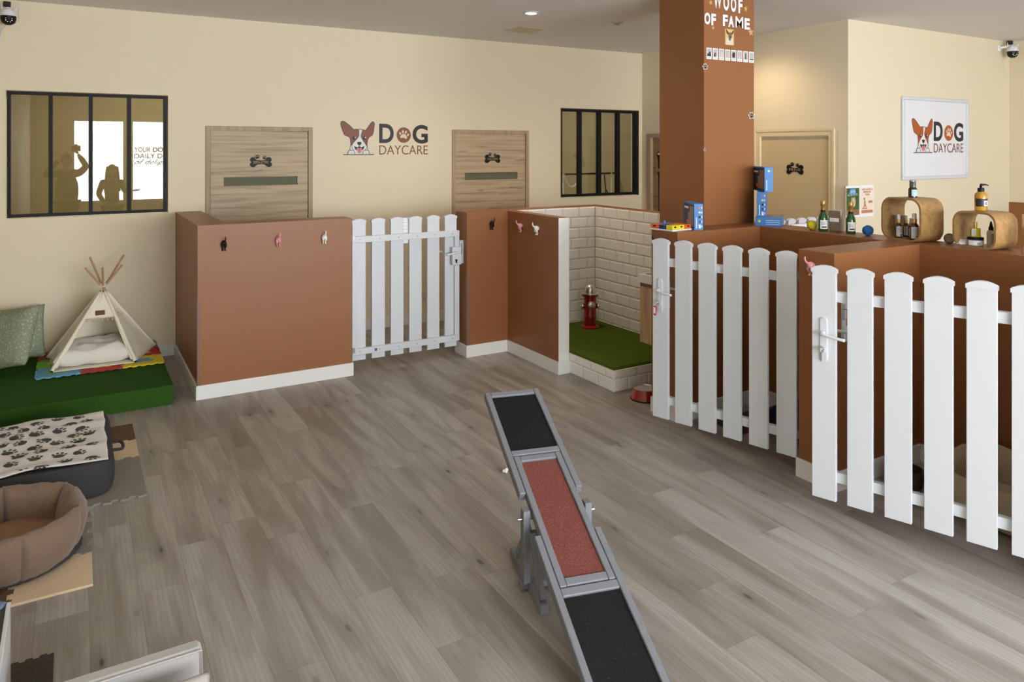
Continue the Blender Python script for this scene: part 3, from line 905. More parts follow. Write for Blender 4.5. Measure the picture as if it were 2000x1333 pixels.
# ------------------------------------------------------------------ picket gates
def make_gate(lab, loc, rotz, L=.975, zb=.10, zt=1.27, rails=(.19, 1.105), front=False, plate=True, lockbox=False, n=6, pw=.118, group='white picket gates', tagred=False):
    g = thing('picket_gate', lab, 'gate', loc, rotz, group)
    pitch = (L - pw) / (n - 1)
    cap_h = .030
    p0 = None
    mbp = MB().bbox(0, pw, 0, .022, zb, zt - .012, .0015)
    mbc = MB()
    arc = [(-.004, zt - .018), (pw + .004, zt - .018), (pw + .004, zt)]
    for i in range(1, 12):
        u = 1 - i / 12
        arc.append((-.004 + (pw + .008) * u, zt + .019 * (1 - (2 * u - 1) ** 2)))
    arc.append((-.004, zt))
    mbc.prism(arc, -.004, .026)
    for i in range(n):
        if i == 0:
            p0 = mbp.build('picket', M_WHITE, g); c0 = mbc.build('cap', M_WHITE, p0)
        else:
            p = p0.copy(); COL.objects.link(p); p.parent = g; p.location = (pitch * i, 0, 0)
            c = c0.copy(); COL.objects.link(c); c.parent = p
    ya, yb = (-.034, -.0005) if front else (.0225, .056)
    a = -.012 if front else .01
    b = L + .012 if front else L - .01
    hgt = .052
    for z in rails:
        MB().bbox(a, b, ya, yb, z, z + hgt, .0015).build('rail', M_WHITE, g)
    for x in (a, b - .045):
        MB().bbox(x, x + .045, ya + .001, yb - .001, rails[0] + hgt, rails[1], .0015).build('stile', M_WHITE, g)
    if front:
        for i in range(n):
            for z in rails:
                MB().lathe([(.001, -.002), (.005, -.0015), (.005, .002)], 8, Matrix.Translation((pitch * i + pw / 2, ya, z + hgt / 2)) @ Matrix.Rotation(R(90), 4, 'X')).build('screw', M_GREYMET, g)
        MB().lathe([(.001, -.008), (.014, -.007), (.015, .001)], 6, Matrix.Translation((pitch + pw * .2, ya, rails[0] + .026)) @ Matrix.Rotation(R(90), 4, 'X')).build('bolt', mat('dark_bolt', rgb(110, 106, 100), .5, metal=.5), g)
    hx = L if not front else 0
    for z in (rails[0] + .02, rails[1] + .02):
        s = 1 if not front else -1
        h = MB().box(hx - .012 if s > 0 else hx - .03, hx + .03 if s > 0 else hx + .012, ya - .004, ya, z, z + .045)
        h.tube([(hx + s * .018, ya - .008, z - .006), (hx + s * .018, ya - .008, z + .05)], .006)
        h.build('hinge', M_GREYMET, g)
    if plate:
        px = .060
        pts = []
        for i in range(13):
            t = PI * i / 12
            pts.append((px + .0165 * math.cos(t), 1.008 + .0165 * math.sin(t)))
        for i in range(13):
            t = PI + PI * i / 12
            pts.append((px + .0165 * math.cos(t), .815 + .0165 * math.sin(t)))
        lp = MB().prism(pts, -.008, 0).build('lock_plate', M_WHITE, g)
        hz = .945
        MB().tube(spline([(px, -.004, hz), (px - .002, -.035, hz + .004), (px + .012, -.048, hz + .002), (px + .06, -.050, hz - .006), (px + .115, -.048, hz - .012)], 4), [.009] * 8 + [.0075] * 9, 10).build('handle', M_WHITE, lp, smooth=True)
        MB().lathe([(.010, 0), (.010, .022), (.004, .023)], 14, Matrix.Translation((px, -.006, .870)) @ Matrix.Rotation(R(90), 4, 'X')).box(px - .005, px + .005, -.026, -.006, .852, .868).build('cylinder', M_CHROME, lp)
        k = MB().tube([(px, -.028, .870), (px, -.046, .870)], .002).lathe([(.001, -.0012), (.011, -.001), (.011, .001), (.001, .0012)], 14, Matrix.Translation((px, -.052, .870)) @ Matrix.Rotation(R(90), 4, 'Y'))
        k.box(px - .004, px + .004, -.045, -.043, .815, .862)
        k.build('key', M_CHROME, lp)
        if tagred:
            ft = MB().bbox(px - .022, px - .002, -.050, -.044, .785, .848, .002).build('key_tag', mat('red_tag', rgb(190, 34, 40), .4), lp)
            MB().box(px - .017, px - .007, -.052, -.050, .798, .838).build('tag_insert', M_PAPER, ft)
        # back side lever and latch plate
        MB().tube(spline([(px, .056, hz), (px, .085, hz), (px + .02, .092, hz), (px + .12, .090, hz)], 3), .008, 10).build('handle', M_WHITE, lp, smooth=True)
        MB().box(.02, .085, .056, .075, .82, 1.0).build('lock_case', M_WHITE, g)
    if lockbox:
        x1 = L + .016
        lb = MB().bbox(x1 - .088, x1, -.062, -.034, .85, 1.01, .002).build('lock_case', M_WHITE, g)
        MB().tube(spline([(x1 - .055, -.062, .965), (x1 - .055, -.095, .965), (x1 - .075, -.105, .963), (x1 - .165, -.102, .95)], 4), .0085, 10).build('handle', M_WHITE, lb, smooth=True)
        MB().tube(spline([(x1 - .055, .02, .965), (x1 - .055, .06, .965), (x1 - .075, .07, .963), (x1 - .175, .07, .965)], 4), .0085, 10).build('handle', M_WHITE, lb, smooth=True)
        MB().lathe([(.010, 0), (.010, .010), (.002, .011)], 14, Matrix.Translation((x1 - .052, -.062, .892)) @ Matrix.Rotation(R(90), 4, 'X')).box(x1 - .056, x1 - .048, -.078, -.062, .868, .886).build('key', M_BLACKP, lb)
    return g
G0 = make_gate('white picket gate with its frame and lock case towards us, between the back partitions', (2.020, 6.085, -.015), 0, front=True, plate=False, lockbox=True, zb=.10, zt=1.285, rails=(.155, 1.105), L=.982)
G1 = make_gate('white picket gate with a red key tag, right of the tiled corner', (3.325, 3.785, 0), R(-75.05), tagred=True)
G2 = make_gate('nearest white picket gate at the right edge, no red key tag', (3.264, 2.496, 0), R(-71.25))
G3 = make_gate('white picket gate far behind the counter wall, seen as rounded tips', (4.600, 4.264, 0), R(-1.5), L=1.25, n=10, pw=.085, plate=False)

def striker(lab, loc, rotz):
    t = thing('latch_striker', lab, 'latch', loc, rotz, 'gate latch strikers')
    MB().bbox(-.018, .018, -.010, 0, -.105, .105, .002).build('back_plate', M_WHITE, t)
    MB().bbox(-.018, .012, -.032, -.010, .075, .105, .003).bbox(-.018, -.004, -.028, -.010, .02, .072, .002).bbox(-.018, .010, -.022, -.010, -.105, -.02, .002).build('catch', M_WHITE, t)
    return t
striker('white latch striker on the brown partition end behind the nearest gate', (3.66, 2.60, .925), 0)
striker('white latch striker on the partition edge by the gate with the lock case', (3.05, 6.06, .945), -PI / 2)

# papers on gates
t = thing('gate_notice', 'white paper notice behind the middle pickets of the back gate', 'notice', (2.463, 6.112, 1.05))
MB().box(0, .10, 0, .002, 0, .225).build('sheet', M_PAPER, t)
for k in range(5):
    MB().box(.012, .07, -.0008, 0, .18 - .03 * k, .186 - .03 * k).build('text_line', mat('pale_ink', rgb(206, 206, 210), .6), t)
t = thing('gate_notice', 'white notice with red border on the far gate behind the blue boxes', 'notice', (5.27, 4.240, 1.10), R(-1.5))
MB().box(0, .21, 0, .002, 0, .14).build('sheet', M_PAPER, t)
b = MB()
for q in ((0, .21, .137, .14), (0, .21, 0, .003), (0, .003, .003, .137), (.207, .21, .003, .137)):
    b.box(q[0], q[1], -.001, 0, q[2], q[3])
b.build('border', mat('red_line', rgb(190, 90, 90), .6), t)
MB().ribbon([(.085 + .009 * q, .112 + (.005 if q % 2 else 0)) for q in range(10)], .0022, -.0012).build('faint_line', mat('red_line', rgb(190, 90, 90)), t)

# ------------------------------------------------------------------ dog-tail hooks
def tail_hook(lab, loc, rotz, m, lean=1):
    mb = MB()
    mb.sphere((0, -.020, .002), (.0185, .022, .021), 16, 12)
    mb.tube(spline([(0, -.030, .012), (.004 * lean, -.045, .018), (.009 * lean, -.052, .034), (.010 * lean, -.050, .052)], 4), [.0085, .008, .0075, .007, .0065, .0062, .006, .0056, .0054, .005, .0046, .004, .003], 8)
    for s in (-1, 1):
        mb.tube(spline([(s * .009, -.018, -.004), (s * .011, -.026, -.022), (s * .009, -.012, -.036), (s * .0095, -.014, -.052)], 4), [.013, .0125, .0115, .0100, .0090, .0080, .0070, .0062, .0056, .0052, .0050, .0050, .0052], 8)
        mb.sphere((s * .0098, -.019, -.053), (.0065, .010, .005), 10, 6)
    mb.lathe([(.016, 0), (.016, -.004), (.012, -.006)], 14, Matrix.Rotation(R(-90), 4, 'X'))
    o = mb.build('tail_hook', m, None, smooth=True, loc=loc, rotz=rotz)
    return tag(o, lab, 'hook', 'dog rump coat hooks')
M_WHP = mat('white_plastic', rgb(230, 228, 232), .3)
tail_hook('black dog rump hook on the front of the left brown partition', (.974, 5.98, 1.165), 0, M_BLACKP, .6)
tail_hook('pink dog rump hook on the front of the left brown partition', (1.378, 5.98, 1.170), 0, M_PINK, .5)
tail_hook('white dog rump hook on the front of the left brown partition', (1.745, 5.98, 1.168), 0, M_WHP, .3)
tail_hook('black dog rump hook right of the back gate lock', (3.297, 5.97, 1.198), 0, M_BLACKP, 1)
tail_hook('pink dog rump hook on the brown wall leading to the tiles', (3.475, 5.715, 1.190), -PI / 2, M_PINK, -1.2)
tail_hook('white dog rump hook on the brown wall leading to the tiles', (3.475, 5.440, 1.192), -PI / 2, M_WHP, -1.2)
tail_hook('pink dog rump hook peeking over the nearest gate', (3.585, 2.735, 1.225), -PI / 2, M_PINK, -1.4)
tail_hook('black dog rump hook below the toy tray, behind the red-tag gate', (3.57, 4.005, 1.222), -PI / 2, M_BLACKP, -.6)
o = MB().box(0, .08, -.008, 0, 0, .08).bbox(.012, .068, -.010, -.008, .012, .068, .001).build('wall_socket', mat('socket_cream', rgb(214, 204, 184), .4), None, loc=(3.235, YB, .255))
tag(o, 'cream wall socket low on the back wall, seen through the gate', 'socket')

# ------------------------------------------------------------------ tiled dog corner
t = thing('turf_platform', 'white tiled plinth topped with olive artificial turf in the tiled corner', 'platform', (3.58, 4.527, 0))
MB().slab([(.004, .004), (.488, .004), (.488, .033), (.912, .033), (.912, 1.450), (.004, 1.450)], 0, .158).build('plinth', M_GROUT, t)
pt = MB()
tiles(pt, (.004, .60, 0), (0, -1, 0), .598, .160, (-1, 0, 0), th=.10, top_down=False, inset=.011)
tiles(pt, (.002, .004, 0), (1, 0, 0), .486, .160, (0, -1, 0), th=.10, top_down=False, shift=.06, inset=.011)
pt.build('plinth_tiles', M_TILE, t)
MB().slab([(-.003, -.003), (.488, -.003), (.488, .033), (.912, .033), (.912, 1.452), (.003, 1.452), (.003, .596), (-.003, .596)], .158, .166).build('edge_trim', M_TILE, t)
tf = MB()
def turf_edge(x, y):
    return .172 + .003 * mnoise.noise(Vector((x * 40, y * 40, 0)))
tf.slab([(.010, .010), (.486, .010), (.486, .037), (.908, .037), (.908, 1.446), (.010, 1.446)], .166, .176)
tf.build('turf', M_TURF2, t)
# blades along the visible turf edges
bl = MB(); rr = random.Random(3)
for k in range(2600):
    e = rr.random()
    if e < .30:
        x, y = rr.uniform(.01, .49), .012 + rr.random() * .02
    elif e < .62:
        x, y = .011 + rr.random() * .02, rr.uniform(.01, 1.44)
    else:
        x, y = rr.uniform(.02, .90), rr.uniform(.04, 1.44)
    if math.hypot(x - .665, y - 1.198) < .105:
        continue
    a = rr.uniform(0, 2 * PI); l = rr.uniform(.006, .013); dx, dy = math.cos(a) * .0012, math.sin(a) * .0012
    tx, ty = rr.uniform(-.004, .004), rr.uniform(-.004, .004)
    bl.add([(x - dx, y - dy, .175), (x + dx, y + dy, .175), (x + tx, y + ty, .175 + l)], [(0, 1, 2)])
o = bl.build('grass_blades', M_TURF2, t, recalc=False); o['kind'] = 'stuff'

t = thing('fire_hydrant', 'red toy fire hydrant with a silver cap on the olive turf', 'fire hydrant', (4.245, 5.725, .176), R(20))
MB().lathe([(.088, 0), (.088, .012), (.075, .020), (.060, .026), (.058, .10), (.062, .104), (.062, .112), (.058, .118), (.058, .288), (.066, .296), (.080, .300), (.080, .322), (.01, .324)], 32).build('body', M_RED, t, smooth=True, angle=35)
MB().lathe([(.083, .322), (.083, .328), (.058, .333), (.057, .350), (.052, .375), (.040, .398), (.018, .412), (.010, .415), (.010, .432), (.004, .434)], 32).build('dome_cap', M_CHROME, t, smooth=True, angle=50)
for a, z, rr_, ln, nm in ((-138, .225, .036, .030, 'front_nozzle'), (132, .205, .024, .034, 'side_nozzle'), (-48, .205, .024, .034, 'side_nozzle')):
    Mx = Matrix.Rotation(R(a + 90), 4, 'Z') @ Matrix.Translation((0, 0, z)) @ Matrix.Rotation(R(90), 4, 'X')
    nz = MB().lathe([(rr_, .040), (rr_, .072)], 20, Mx).build(nm, M_RED, t, smooth=True, angle=40)
    MB().lathe([(rr_ + .003, .070), (rr_ + .003, .080), (rr_ * .7, .088), (rr_ * .35, .090), (rr_ * .35, .102), (.002, .102)], 8, Mx).build('nozzle_cap', M_CHROME, nz)
    ch = MB().tube([Mx @ Vector((0, -rr_, .078)), Mx @ Vector((0, -rr_ - .05, .074)), Mx @ Vector((0, -rr_ - .11, .066))], .0018, 5).build('chain', M_GREYMET, nz)

t = thing('wash_basin', 'small wall hung vanity with pale wood front and white basin beside the pillar', 'basin', (3.82, 4.08, 0))
MB().bbox(.008, .248, .003, .430, .368, .805, .002).build('cabinet', M_ASHV, t)
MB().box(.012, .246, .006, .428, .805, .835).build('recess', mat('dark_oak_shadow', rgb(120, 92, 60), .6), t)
bs = MB().bbox(-.004, .025, 0, .437, .835, .904, .004).bbox(.222, .248, 0, .437, .835, .904, .004).bbox(.025, .222, 0, .03, .835, .904, .004).bbox(.025, .222, .407, .437, .835, .904, .004).box(.025, .222, .03, .407, .835, .85)
bs.build('basin', mat('basin_ceramic', rgb(224, 220, 210), .15), t)
MB().tube(spline([(.235, .22, .90), (.235, .22, .985), (.19, .22, 1.0), (.14, .22, .985)], 4), .010, 10).build('tap', M_CHROME, t, smooth=True)

t = thing('dog_bowl', 'red rimmed steel dog bowl on the floor by the tiled plinth', 'bowl', (3.705, 4.30, 0))
MB().lathe([(.113, .006), (.110, .012), (.085, .078), (.084, .080), (.080, .080), (.080, .07), (.06, .012), (.06, .006)], 40).build('shell', M_RED, t, smooth=True, angle=50)
MB().lathe([(.113, 0), (.117, .003), (.116, .008), (.111, .010)], 40).build('rubber_ring', M_BLACKP, t, smooth=True)
MB().lathe([(.086, .079), (.087, .083), (.080, .083), (.074, .07), (.068, .045), (.055, .026), (.02, .022), (.001, .022)], 40).build('steel_dish', M_CHROME, t, smooth=True, angle=60)

# ------------------------------------------------------------------ pillar stickers
yp = 4.06
word = thing('wall_lettering', 'white cut-out letters spelling woof of fame high on the pillar', 'lettering', (4.07, yp, 2.80))
def fun_letter(ch, x0, x1, z0, z1):
    a = text_mb(ch, x0 - .003, x1 + .003, z0 - .003, z1 + .003, -.0005, .020 if ch in 'MW' else .062, .0008).build('letter', M_LOGOD, word)
    text_mb(ch, x0, x1, z0, z1, -.0014, .012 if ch in 'MW' else .045, .0008).build('letter_face', M_LOGOW, a)
for ch, x0, x1, dz in (('W', .099, .185, .010), ('O', .201, .263, .004), ('O', .281, .341, 0), ('F', .364, .410, -.004)):
    fun_letter(ch, x0, x1, .142 + dz, .262 + dz)
for ch, x0, x1, dz in (('O', .003, .065, .004), ('F', .075, .123, .002), ('F', .196, .250, .006), ('A', .254, .318, .004), ('M', .332, .418, .006), ('E', .432, .492, 0)):
    fun_letter(ch, x0, x1, .018 + dz, .108 + dz)
M_STAR = mat('gold_star', rgb(196, 160, 100), .4)
for lab, x, z, r_, rot in (('small gold star sticker left of the word woof', 4.139, 2.992, .022, .2), ('gold star sticker right of the word woof', 4.517, 2.981, .026, -.1),
                           ('small gold star sticker under the word of', 4.164, 2.802, .018, .1), ('largest gold star sticker at the pillar edge under the lettering', 4.575, 2.802, .034, .15)):
    pts = []
    for k in range(10):
        a = PI / 2 + rot + PI * k / 5; q = r_ if k % 2 == 0 else r_ * .42
        pts.append((q * math.cos(a), q * math.sin(a)))
    tag(MB().prism(pts, -.0015, 0).build('star_sticker', M_STAR, None, loc=(x, yp, z)), lab, 'sticker', 'gold stars on the pillar')
t = thing('dog_portrait', 'colour portrait photo of a big eared dog on the pillar', 'photo', (4.292, yp, 2.684))
MB().box(0, .094, -.0015, 0, 0, .122).build('print', mat('photo_yellow', rgb(206, 178, 116), .3, var=.05), t)
MB().prism(spline([(.012, .001), (.008, .03), (.025, .055), (.07, .055), (.086, .03), (.08, .001)], 3), -.0022, -.0015).build('chest', mat('photo_fur_white', rgb(206, 196, 178), .5, var=.12, scale=90), t)
MB().prism(spline([(.036, .05), (.032, .085), (.048, .098), (.062, .095), (.07, .082), (.068, .06), (.055, .035), (.042, .035)], 3, True), -.0028, -.0022).build('head', mat('photo_fur_tan', rgb(120, 96, 70), .5, var=.3, scale=120), t)
for pts in ([(.014, .118), (.006, .114), (.016, .085), (.034, .080), (.038, .092)], [(.086, .116), (.092, .110), (.082, .088), (.068, .082), (.064, .092)]):
    MB().prism(pts, -.0032, -.0026).build('ear', mat('photo_ear', rgb(84, 56, 44), .5, var=.2), t)
MB().prism(circ(.056, .062, .007), -.0036, -.0028).build('nose', M_LOGOD, t)

pol = [('leftmost instant photo, a dark dog lying down', 'lie'), ('second instant photo from the left, a small dog sitting', 'sit'), ('third instant photo from the left, a pale fluffy dog', 'fluff'),
       ('fourth instant photo from the left, nearly blank grey picture', 'none'), ('fifth instant photo from the left, a black dog close up', 'close'), ('sixth instant photo from the left, small pale dog low down', 'low'),
       ('seventh instant photo from the left, a thin dark dog standing', 'thin'), ('rightmost instant photo at the pillar edge', 'dark')]
M_PG = mat('instant_photo_grey', rgb(176, 172, 170), .4, var=.06); M_PD = mat('instant_photo_dark', rgb(44, 40, 38), .4, var=.3, scale=80); M_PL = mat('instant_photo_pale', rgb(200, 192, 184), .4, var=.1)
for k, (lab, kind) in enumerate(pol):
    x = 4.096 + k * (4.555 - 4.096) / 7
    t = thing('instant_photo', lab, 'photo', (x, yp, 2.563), 0, 'instant photos in a row on the pillar')
    MB().box(0, .053, -.0012, 0, 0, .085).build('card', M_PAPER, t)
    MB().box(.005, .048, -.0018, -.0012, .020, .079).build('picture', M_PG, t)
    d = MB()
    if kind == 'lie':
        d.prism(spline([(.006, .021), (.006, .038), (.02, .042), (.028, .055), (.038, .056), (.042, .04), (.047, .021)], 2), -.0024, -.0018)
    elif kind == 'sit':
        d.prism(spline([(.010, .021), (.012, .036), (.018, .050), (.026, .054), (.028, .044), (.026, .021)], 2), -.0024, -.0018)
    elif kind == 'close':
        d.prism(spline([(.012, .030), (.010, .05), (.018, .066), (.034, .066), (.040, .05), (.032, .026)], 2, True), -.0024, -.0018)
    elif kind == 'thin':
        d.prism([(.020, .021), (.022, .062), (.018, .070), (.026, .066), (.034, .070), (.031, .062), (.032, .021)], -.0024, -.0018)
    elif kind == 'dark':
        d.box(.006, .047, -.0024, -.0018, .020, .028)
    elif kind == 'low':
        d.prism(circ(.026, .032, .009, .008), -.0024, -.0018)
    elif kind == 'fluff':
        d.prism(spline([(.012, .021), (.016, .045), (.018, .062), (.028, .066), (.032, .052), (.044, .024)], 2), -.0024, -.0018)
    if kind != 'none':
        d.build('dog_image', M_PL if kind in ('low', 'fluff') else M_PD, t)
    MB().ribbon([(.010, .009), (.016, .012), (.022, .008), (.028, .012), (.034, .009), (.042, .011)], .003, -.0016).build('handwriting', M_INK, t)
for lab, x, y, z, s, rz in (('black and white paw sticker under the leftmost instant photo', 4.083, yp, 2.499, .042, 0), ('larger black and white paw sticker at the right pillar edge', 4.582, yp, 2.142, .050, 0),
                            ('tiny white paw sticker low on the left side of the pillar', 4.07, 4.07, 1.876, .022, -PI / 2), ):
    if rz:
        x, y = 4.079, yp; rz = 0
    t = thing('paw_sticker', lab, 'sticker', (x, y, z), rz, 'paw stickers on the pillar')
    a = paw_shape(MB(), 0, 0, s * 1.35, -.001, 0, .1).build('paw_edge', M_LOGOW, t)
    paw_shape(MB(), 0, 0, s, -.0018, -.001, .1).build('paw', M_LOGOD, t)

# ------------------------------------------------------------------ posters on the far right wall
t = thing('poster', 'forest poster with a shiba-like dog, left of the two posters', 'poster', (6.345, 4.44, 1.228), 0, 'paper posters on the far right wall')
t['label'] = 'forest poster with a pale dog face, left of the two small posters'
MB().box(-.05, .155, -.002, 0, 0, .302).build('sheet', M_PAPER, t)
MB().box(-.045, .150, -.0028, -.002, .022, .282).build('forest', mat('poster_forest', rgb(66, 92, 52), .5, var=.7, scale=34), t)
MB().prism([(.0, .225), (.10, .225), (.09, .275), (.02, .275)], -.0034, -.0028).build('sky_patch', mat('poster_sky', rgb(110, 160, 214), .5, var=.2, scale=40), t)
MB().prism(circ(.06, .145, .034, .045, 20), -.0036, -.0028).prism([(.032, .17), (.034, .20), (.052, .18)], -.0036, -.0028).prism([(.088, .17), (.086, .20), (.068, .18)], -.0036, -.0028).build('dog_face', mat('poster_dog', rgb(206, 184, 150), .5, var=.1), t)
MB().prism(circ(.05, .15, .004), -.004, -.0036).prism(circ(.07, .15, .004), -.004, -.0036).prism(circ(.06, .133, .006), -.004, -.0036).build('dog_features', M_LOGOD, t)
MB().box(-.045, .15, -.0034, -.0028, .022, .075).build('log', mat('poster_log', rgb(146, 104, 66), .5, var=.4, scale=50), t)
for z, x0_, n_ in ((.240, .018, 2), (.207, -.022, 4)):
    for q in range(n_):
        MB().ribbon([(x0_ + .040 * q + .006 * w_, z + (.016 if w_ % 2 else 0) + .002 * q) for w_ in range(5)], .005, -.0037).build('brush_word', M_PAPER, t)
t = thing('poster', 'beige poster with a seated yoga figure, right of the two small posters', 'poster', (6.514, 4.44, 1.230), 0, 'paper posters on the far right wall')
MB().box(0, .208, -.002, 0, 0, .302).build('sheet', M_PAPER, t)
MB().box(.008, .200, -.0028, -.002, .024, .280).build('beige_ground', mat('poster_beige', rgb(236, 220, 204), .5), t)
for z, a, b_, s in ((.255, .028, .190, 'DÉCOUVREZ LE'), (.229, .050, .160, 'MASSAGE'), (.204, .070, .140, 'CANIN')):
    text_mb(s, a, b_, z, z + .018, -.0028, .02, .0006).build('word', mat('poster_rust', rgb(168, 92, 62), .5), t)
MB().prism([(.055, .100), (.058, .158), (.078, .160), (.085, .100)], -.0036, -.0028).build('figure_top', mat('poster_olive', rgb(168, 160, 60), .5), t)
MB().prism([(.03, .080), (.04, .1), (.09, .108), (.108, .082)], -.0036, -.0028).build('figure_legs', mat('poster_peach', rgb(230, 170, 130), .5), t)
MB().prism(circ(.062, .172, .009, .011), -.0036, -.0028).build('figure_head', M_LOGOT, t)
MB().box(.02, .11, -.0036, -.0028, .073, .080).build('figure_mat', mat('poster_lilac', rgb(170, 120, 170), .5), t)
MB().box(.125, .19, -.0036, -.0028, .13, .152).box(.016, .192, -.0036, -.0028, .034, .062).build('caption_boxes', mat('poster_rust2', rgb(196, 130, 100), .5), t)

# ------------------------------------------------------------------ seesaw
SS = thing('seesaw', 'grey wooden dog agility seesaw with black and red rubber panels in the middle of the floor', 'seesaw', (1.631, 2.625, 0), -R(14.5))
SS['label'] = 'grey wooden dog seesaw with black and red rubber panels on the floor'
sl = math.atan(.38); cs, sn = math.cos(sl), math.sin(sl)
# board frame: local x across, u along the slope, w up from the surface
MS = Matrix(((1, 0, 0, 0), (0, cs, -sn, 0), (0, sn, cs, .33), (0, 0, 0, 1)))
def U(y):
    return y / cs
def board_part(name, kids, m=M_GREYW, parent=SS, b=.003):
    mb = MB()
    for x0, x1, y0, y1, w0, w1 in kids:
        mb.bbox(x0, x1, U(y0), U(y1), w0, w1, b, MS)
    return mb.build(name, m, parent)
W_ = .29
for nm, (ya, yb_), xs in (('far_rail', (.135, .767), (0, W_ - .028)), ('near_rail', (-.735, -.072), (0, W_ - .028)), ('middle_rail', (-.298, .340), (.0305, W_ - .0585))):
    for x in xs:
        board_part(nm, [(x, x + .028, ya, yb_, -.042, 0)])
board_part('cross_bar', [(.0285, W_ - .0285, .735, .765, -.030, -.001)])
board_part('cross_bar', [(.0285, W_ - .0285, .345, .375, -.030, -.001)])
board_part('cross_bar', [(.059, W_ - .059, .308, .338, -.030, -.001)])
board_part('cross_bar', [(.059, W_ - .059, -.296, -.264, -.030, -.001)])
board_part('cross_bar', [(.0285, W_ - .0285, -.335, -.302, -.030, -.001)])
board_part('cross_bar', [(.0285, W_ - .0285, -.733, -.703, -.030, -.001)])
def mat_panel(name, x0, x1, y0, y1, m):
    mb = MB()
    mb.bbox(x0, x1, U(y0), U(y1), -.022, -.010, .001, MS)
    return mb.build(name, m, SS)
mat_panel('black_panel', .0285, W_ - .0285, .376, .734, M_RUBBER)
mat_panel('red_panel', .059, W_ - .059, -.263, .307, M_REDRUB)
mat_panel('black_panel', .0285, W_ - .0285, -.702, -.336, M_RUBBER)
board_part('under_board', [(.059, W_ - .059, -.263, .307, -.034, -.0225)], mat('plywood', rgb(120, 112, 100), .7))
board_part('under_board', [(.0285, W_ - .0285, .376, .734, -.034, -.0225)], mat('plywood', rgb(120, 112, 100), .7))
board_part('under_board', [(.0285, W_ - .0285, -.702, -.336, -.034, -.0225)], mat('plywood', rgb(120, 112, 100), .7))
for x in (-.010, W_ - .020):
    MB().bbox(x, x + .030, .045, .090, .035, .345, .002).build('post', M_GREYW, SS)
    bx = x + (.022 if x < .1 else -.022)
    MB().bbox(bx, bx + .034, -.115, .335, 0, .042, .002).build('base_rail', M_GREYW, SS)
    for s in (1, -1):
        A = Vector((bx + .017, .083 + s * .175, .045)); B = Vector((bx + .017, .075 + s * .022, .245))
        d = (B - A); L_ = d.length; ang = math.atan2(d.y, d.z)
        Mx = Matrix.Translation(A) @ Matrix.Rotation(-ang, 4, 'X')
        MB().bbox(-.012, .012, -.017, .017, 0, L_, .002, Mx).build('brace', M_GREYW, SS)
MB().bbox(-.02, W_ + .02, .05, .085, .012, .040, .002).build('cross_beam', M_GREYW, SS)
MB().bbox(.0, W_, .05, .085, .215, .245, .002).build('cross_beam', M_GREYW, SS)
MB().tube([(-.03, .067, .305), (W_ + .03, .067, .305)], .006, 8).build('axle', M_GREYMET, SS)
o = MB().sphere((0, 0, .010), (.022, .010, .010), 12, 8).sphere((-.02, .006, .010), .010, 8, 6).sphere((-.02, -.007, .010), .010, 8, 6).build('chew_bone', M_COTTON, None, smooth=True, loc=(2.165, 3.735, 0), rotz=.6)
tag(o, 'tiny white chew toy on the floor, half hidden behind the seesaw rail', 'toy')

# ------------------------------------------------------------------ green turf platform, puzzle mat, tent
tp = thing('turf_bench', 'low platform covered in dark green turf along the back wall', 'platform', (-.19, 6.69, 0))
mb = MB()
def tb_fn(u, v):
    return None
x0, x1, y0, y1 = -.60, .812, -.722, .705
N = 60
def top(u, v):
    x = x0 + (x1 - x0) * u; y = y0 + (y1 - y0) * v
    e = .004 * mnoise.noise(Vector((x * 9, y * 9, 1.0)))
    return (x, y, .143 + e)
mb.grid(top, 40, 40)
def side(pa, pb):
    def f(u, v):
        x = pa[0] + (pb[0] - pa[0]) * u; y = pa[1] + (pb[1] - pa[1]) * u
        z = .143 * v
        nx, ny = (pb[1] - pa[1]), -(pb[0] - pa[0]); l = math.hypot(nx, ny)
        q = .004 * mnoise.noise(Vector((x * 14, y * 14, z * 30))) * math.sin(PI * v)
        e = .004 * mnoise.noise(Vector((x * 9, y * 9, 1.0))) * v
        return (x + nx / l * q, y + ny / l * q, z + e)
    return f
mb.grid(side((x0, y0), (x1, y0)), 40, 8).grid(side((x1, y0), (x1, y1)), 40, 8).grid(side((x1, y1), (x0, y1)), 40, 4).grid(side((x0, y1), (x0, y0)), 40, 4)
mb.build('turf_cover', M_TURF, tp, smooth=True, angle=60, recalc=True)
bl = MB(); rr = random.Random(5)
for k in range(5200):
    e = rr.random(); a = rr.uniform(0, 2 * PI); l = rr.uniform(.005, .012); w = .0011
    if e < .45:      # front face
        x, y, z = rr.uniform(x0, x1), y0 - .002, rr.uniform(.004, .145)
        nx, ny, nz = rr.uniform(-.4, .4), -1, rr.uniform(-.5, .3)
    elif e < .6:
        x, y, z = x1 + .002, rr.uniform(y0, y1), rr.uniform(.004, .145)
        nx, ny, nz = 1, rr.uniform(-.4, .4), rr.uniform(-.5, .3)
    elif e < .8:
        x, y, z = rr.uniform(x0, x1), y0 + rr.uniform(0, .02), .144
        nx, ny, nz = rr.uniform(-.3, .3), -.6, .8
    else:
        x, y, z = rr.uniform(x0, x1), rr.uniform(y0, y1), .145
        nx, ny, nz = rr.uniform(-.6, .6), rr.uniform(-.6, .6), 1
        l *= .3
    n_ = Vector((nx, ny, nz)).normalized(); s_ = Vector((math.cos(a), math.sin(a), .3)).cross(n_).normalized() * w
    p = Vector((x, y, z))
    bl.add([p - s_, p + s_, p + n_ * l], [(0, 1, 2)])
o = bl.build('grass_blades', M_TURF, tp, recalc=False); o['kind'] = 'stuff'

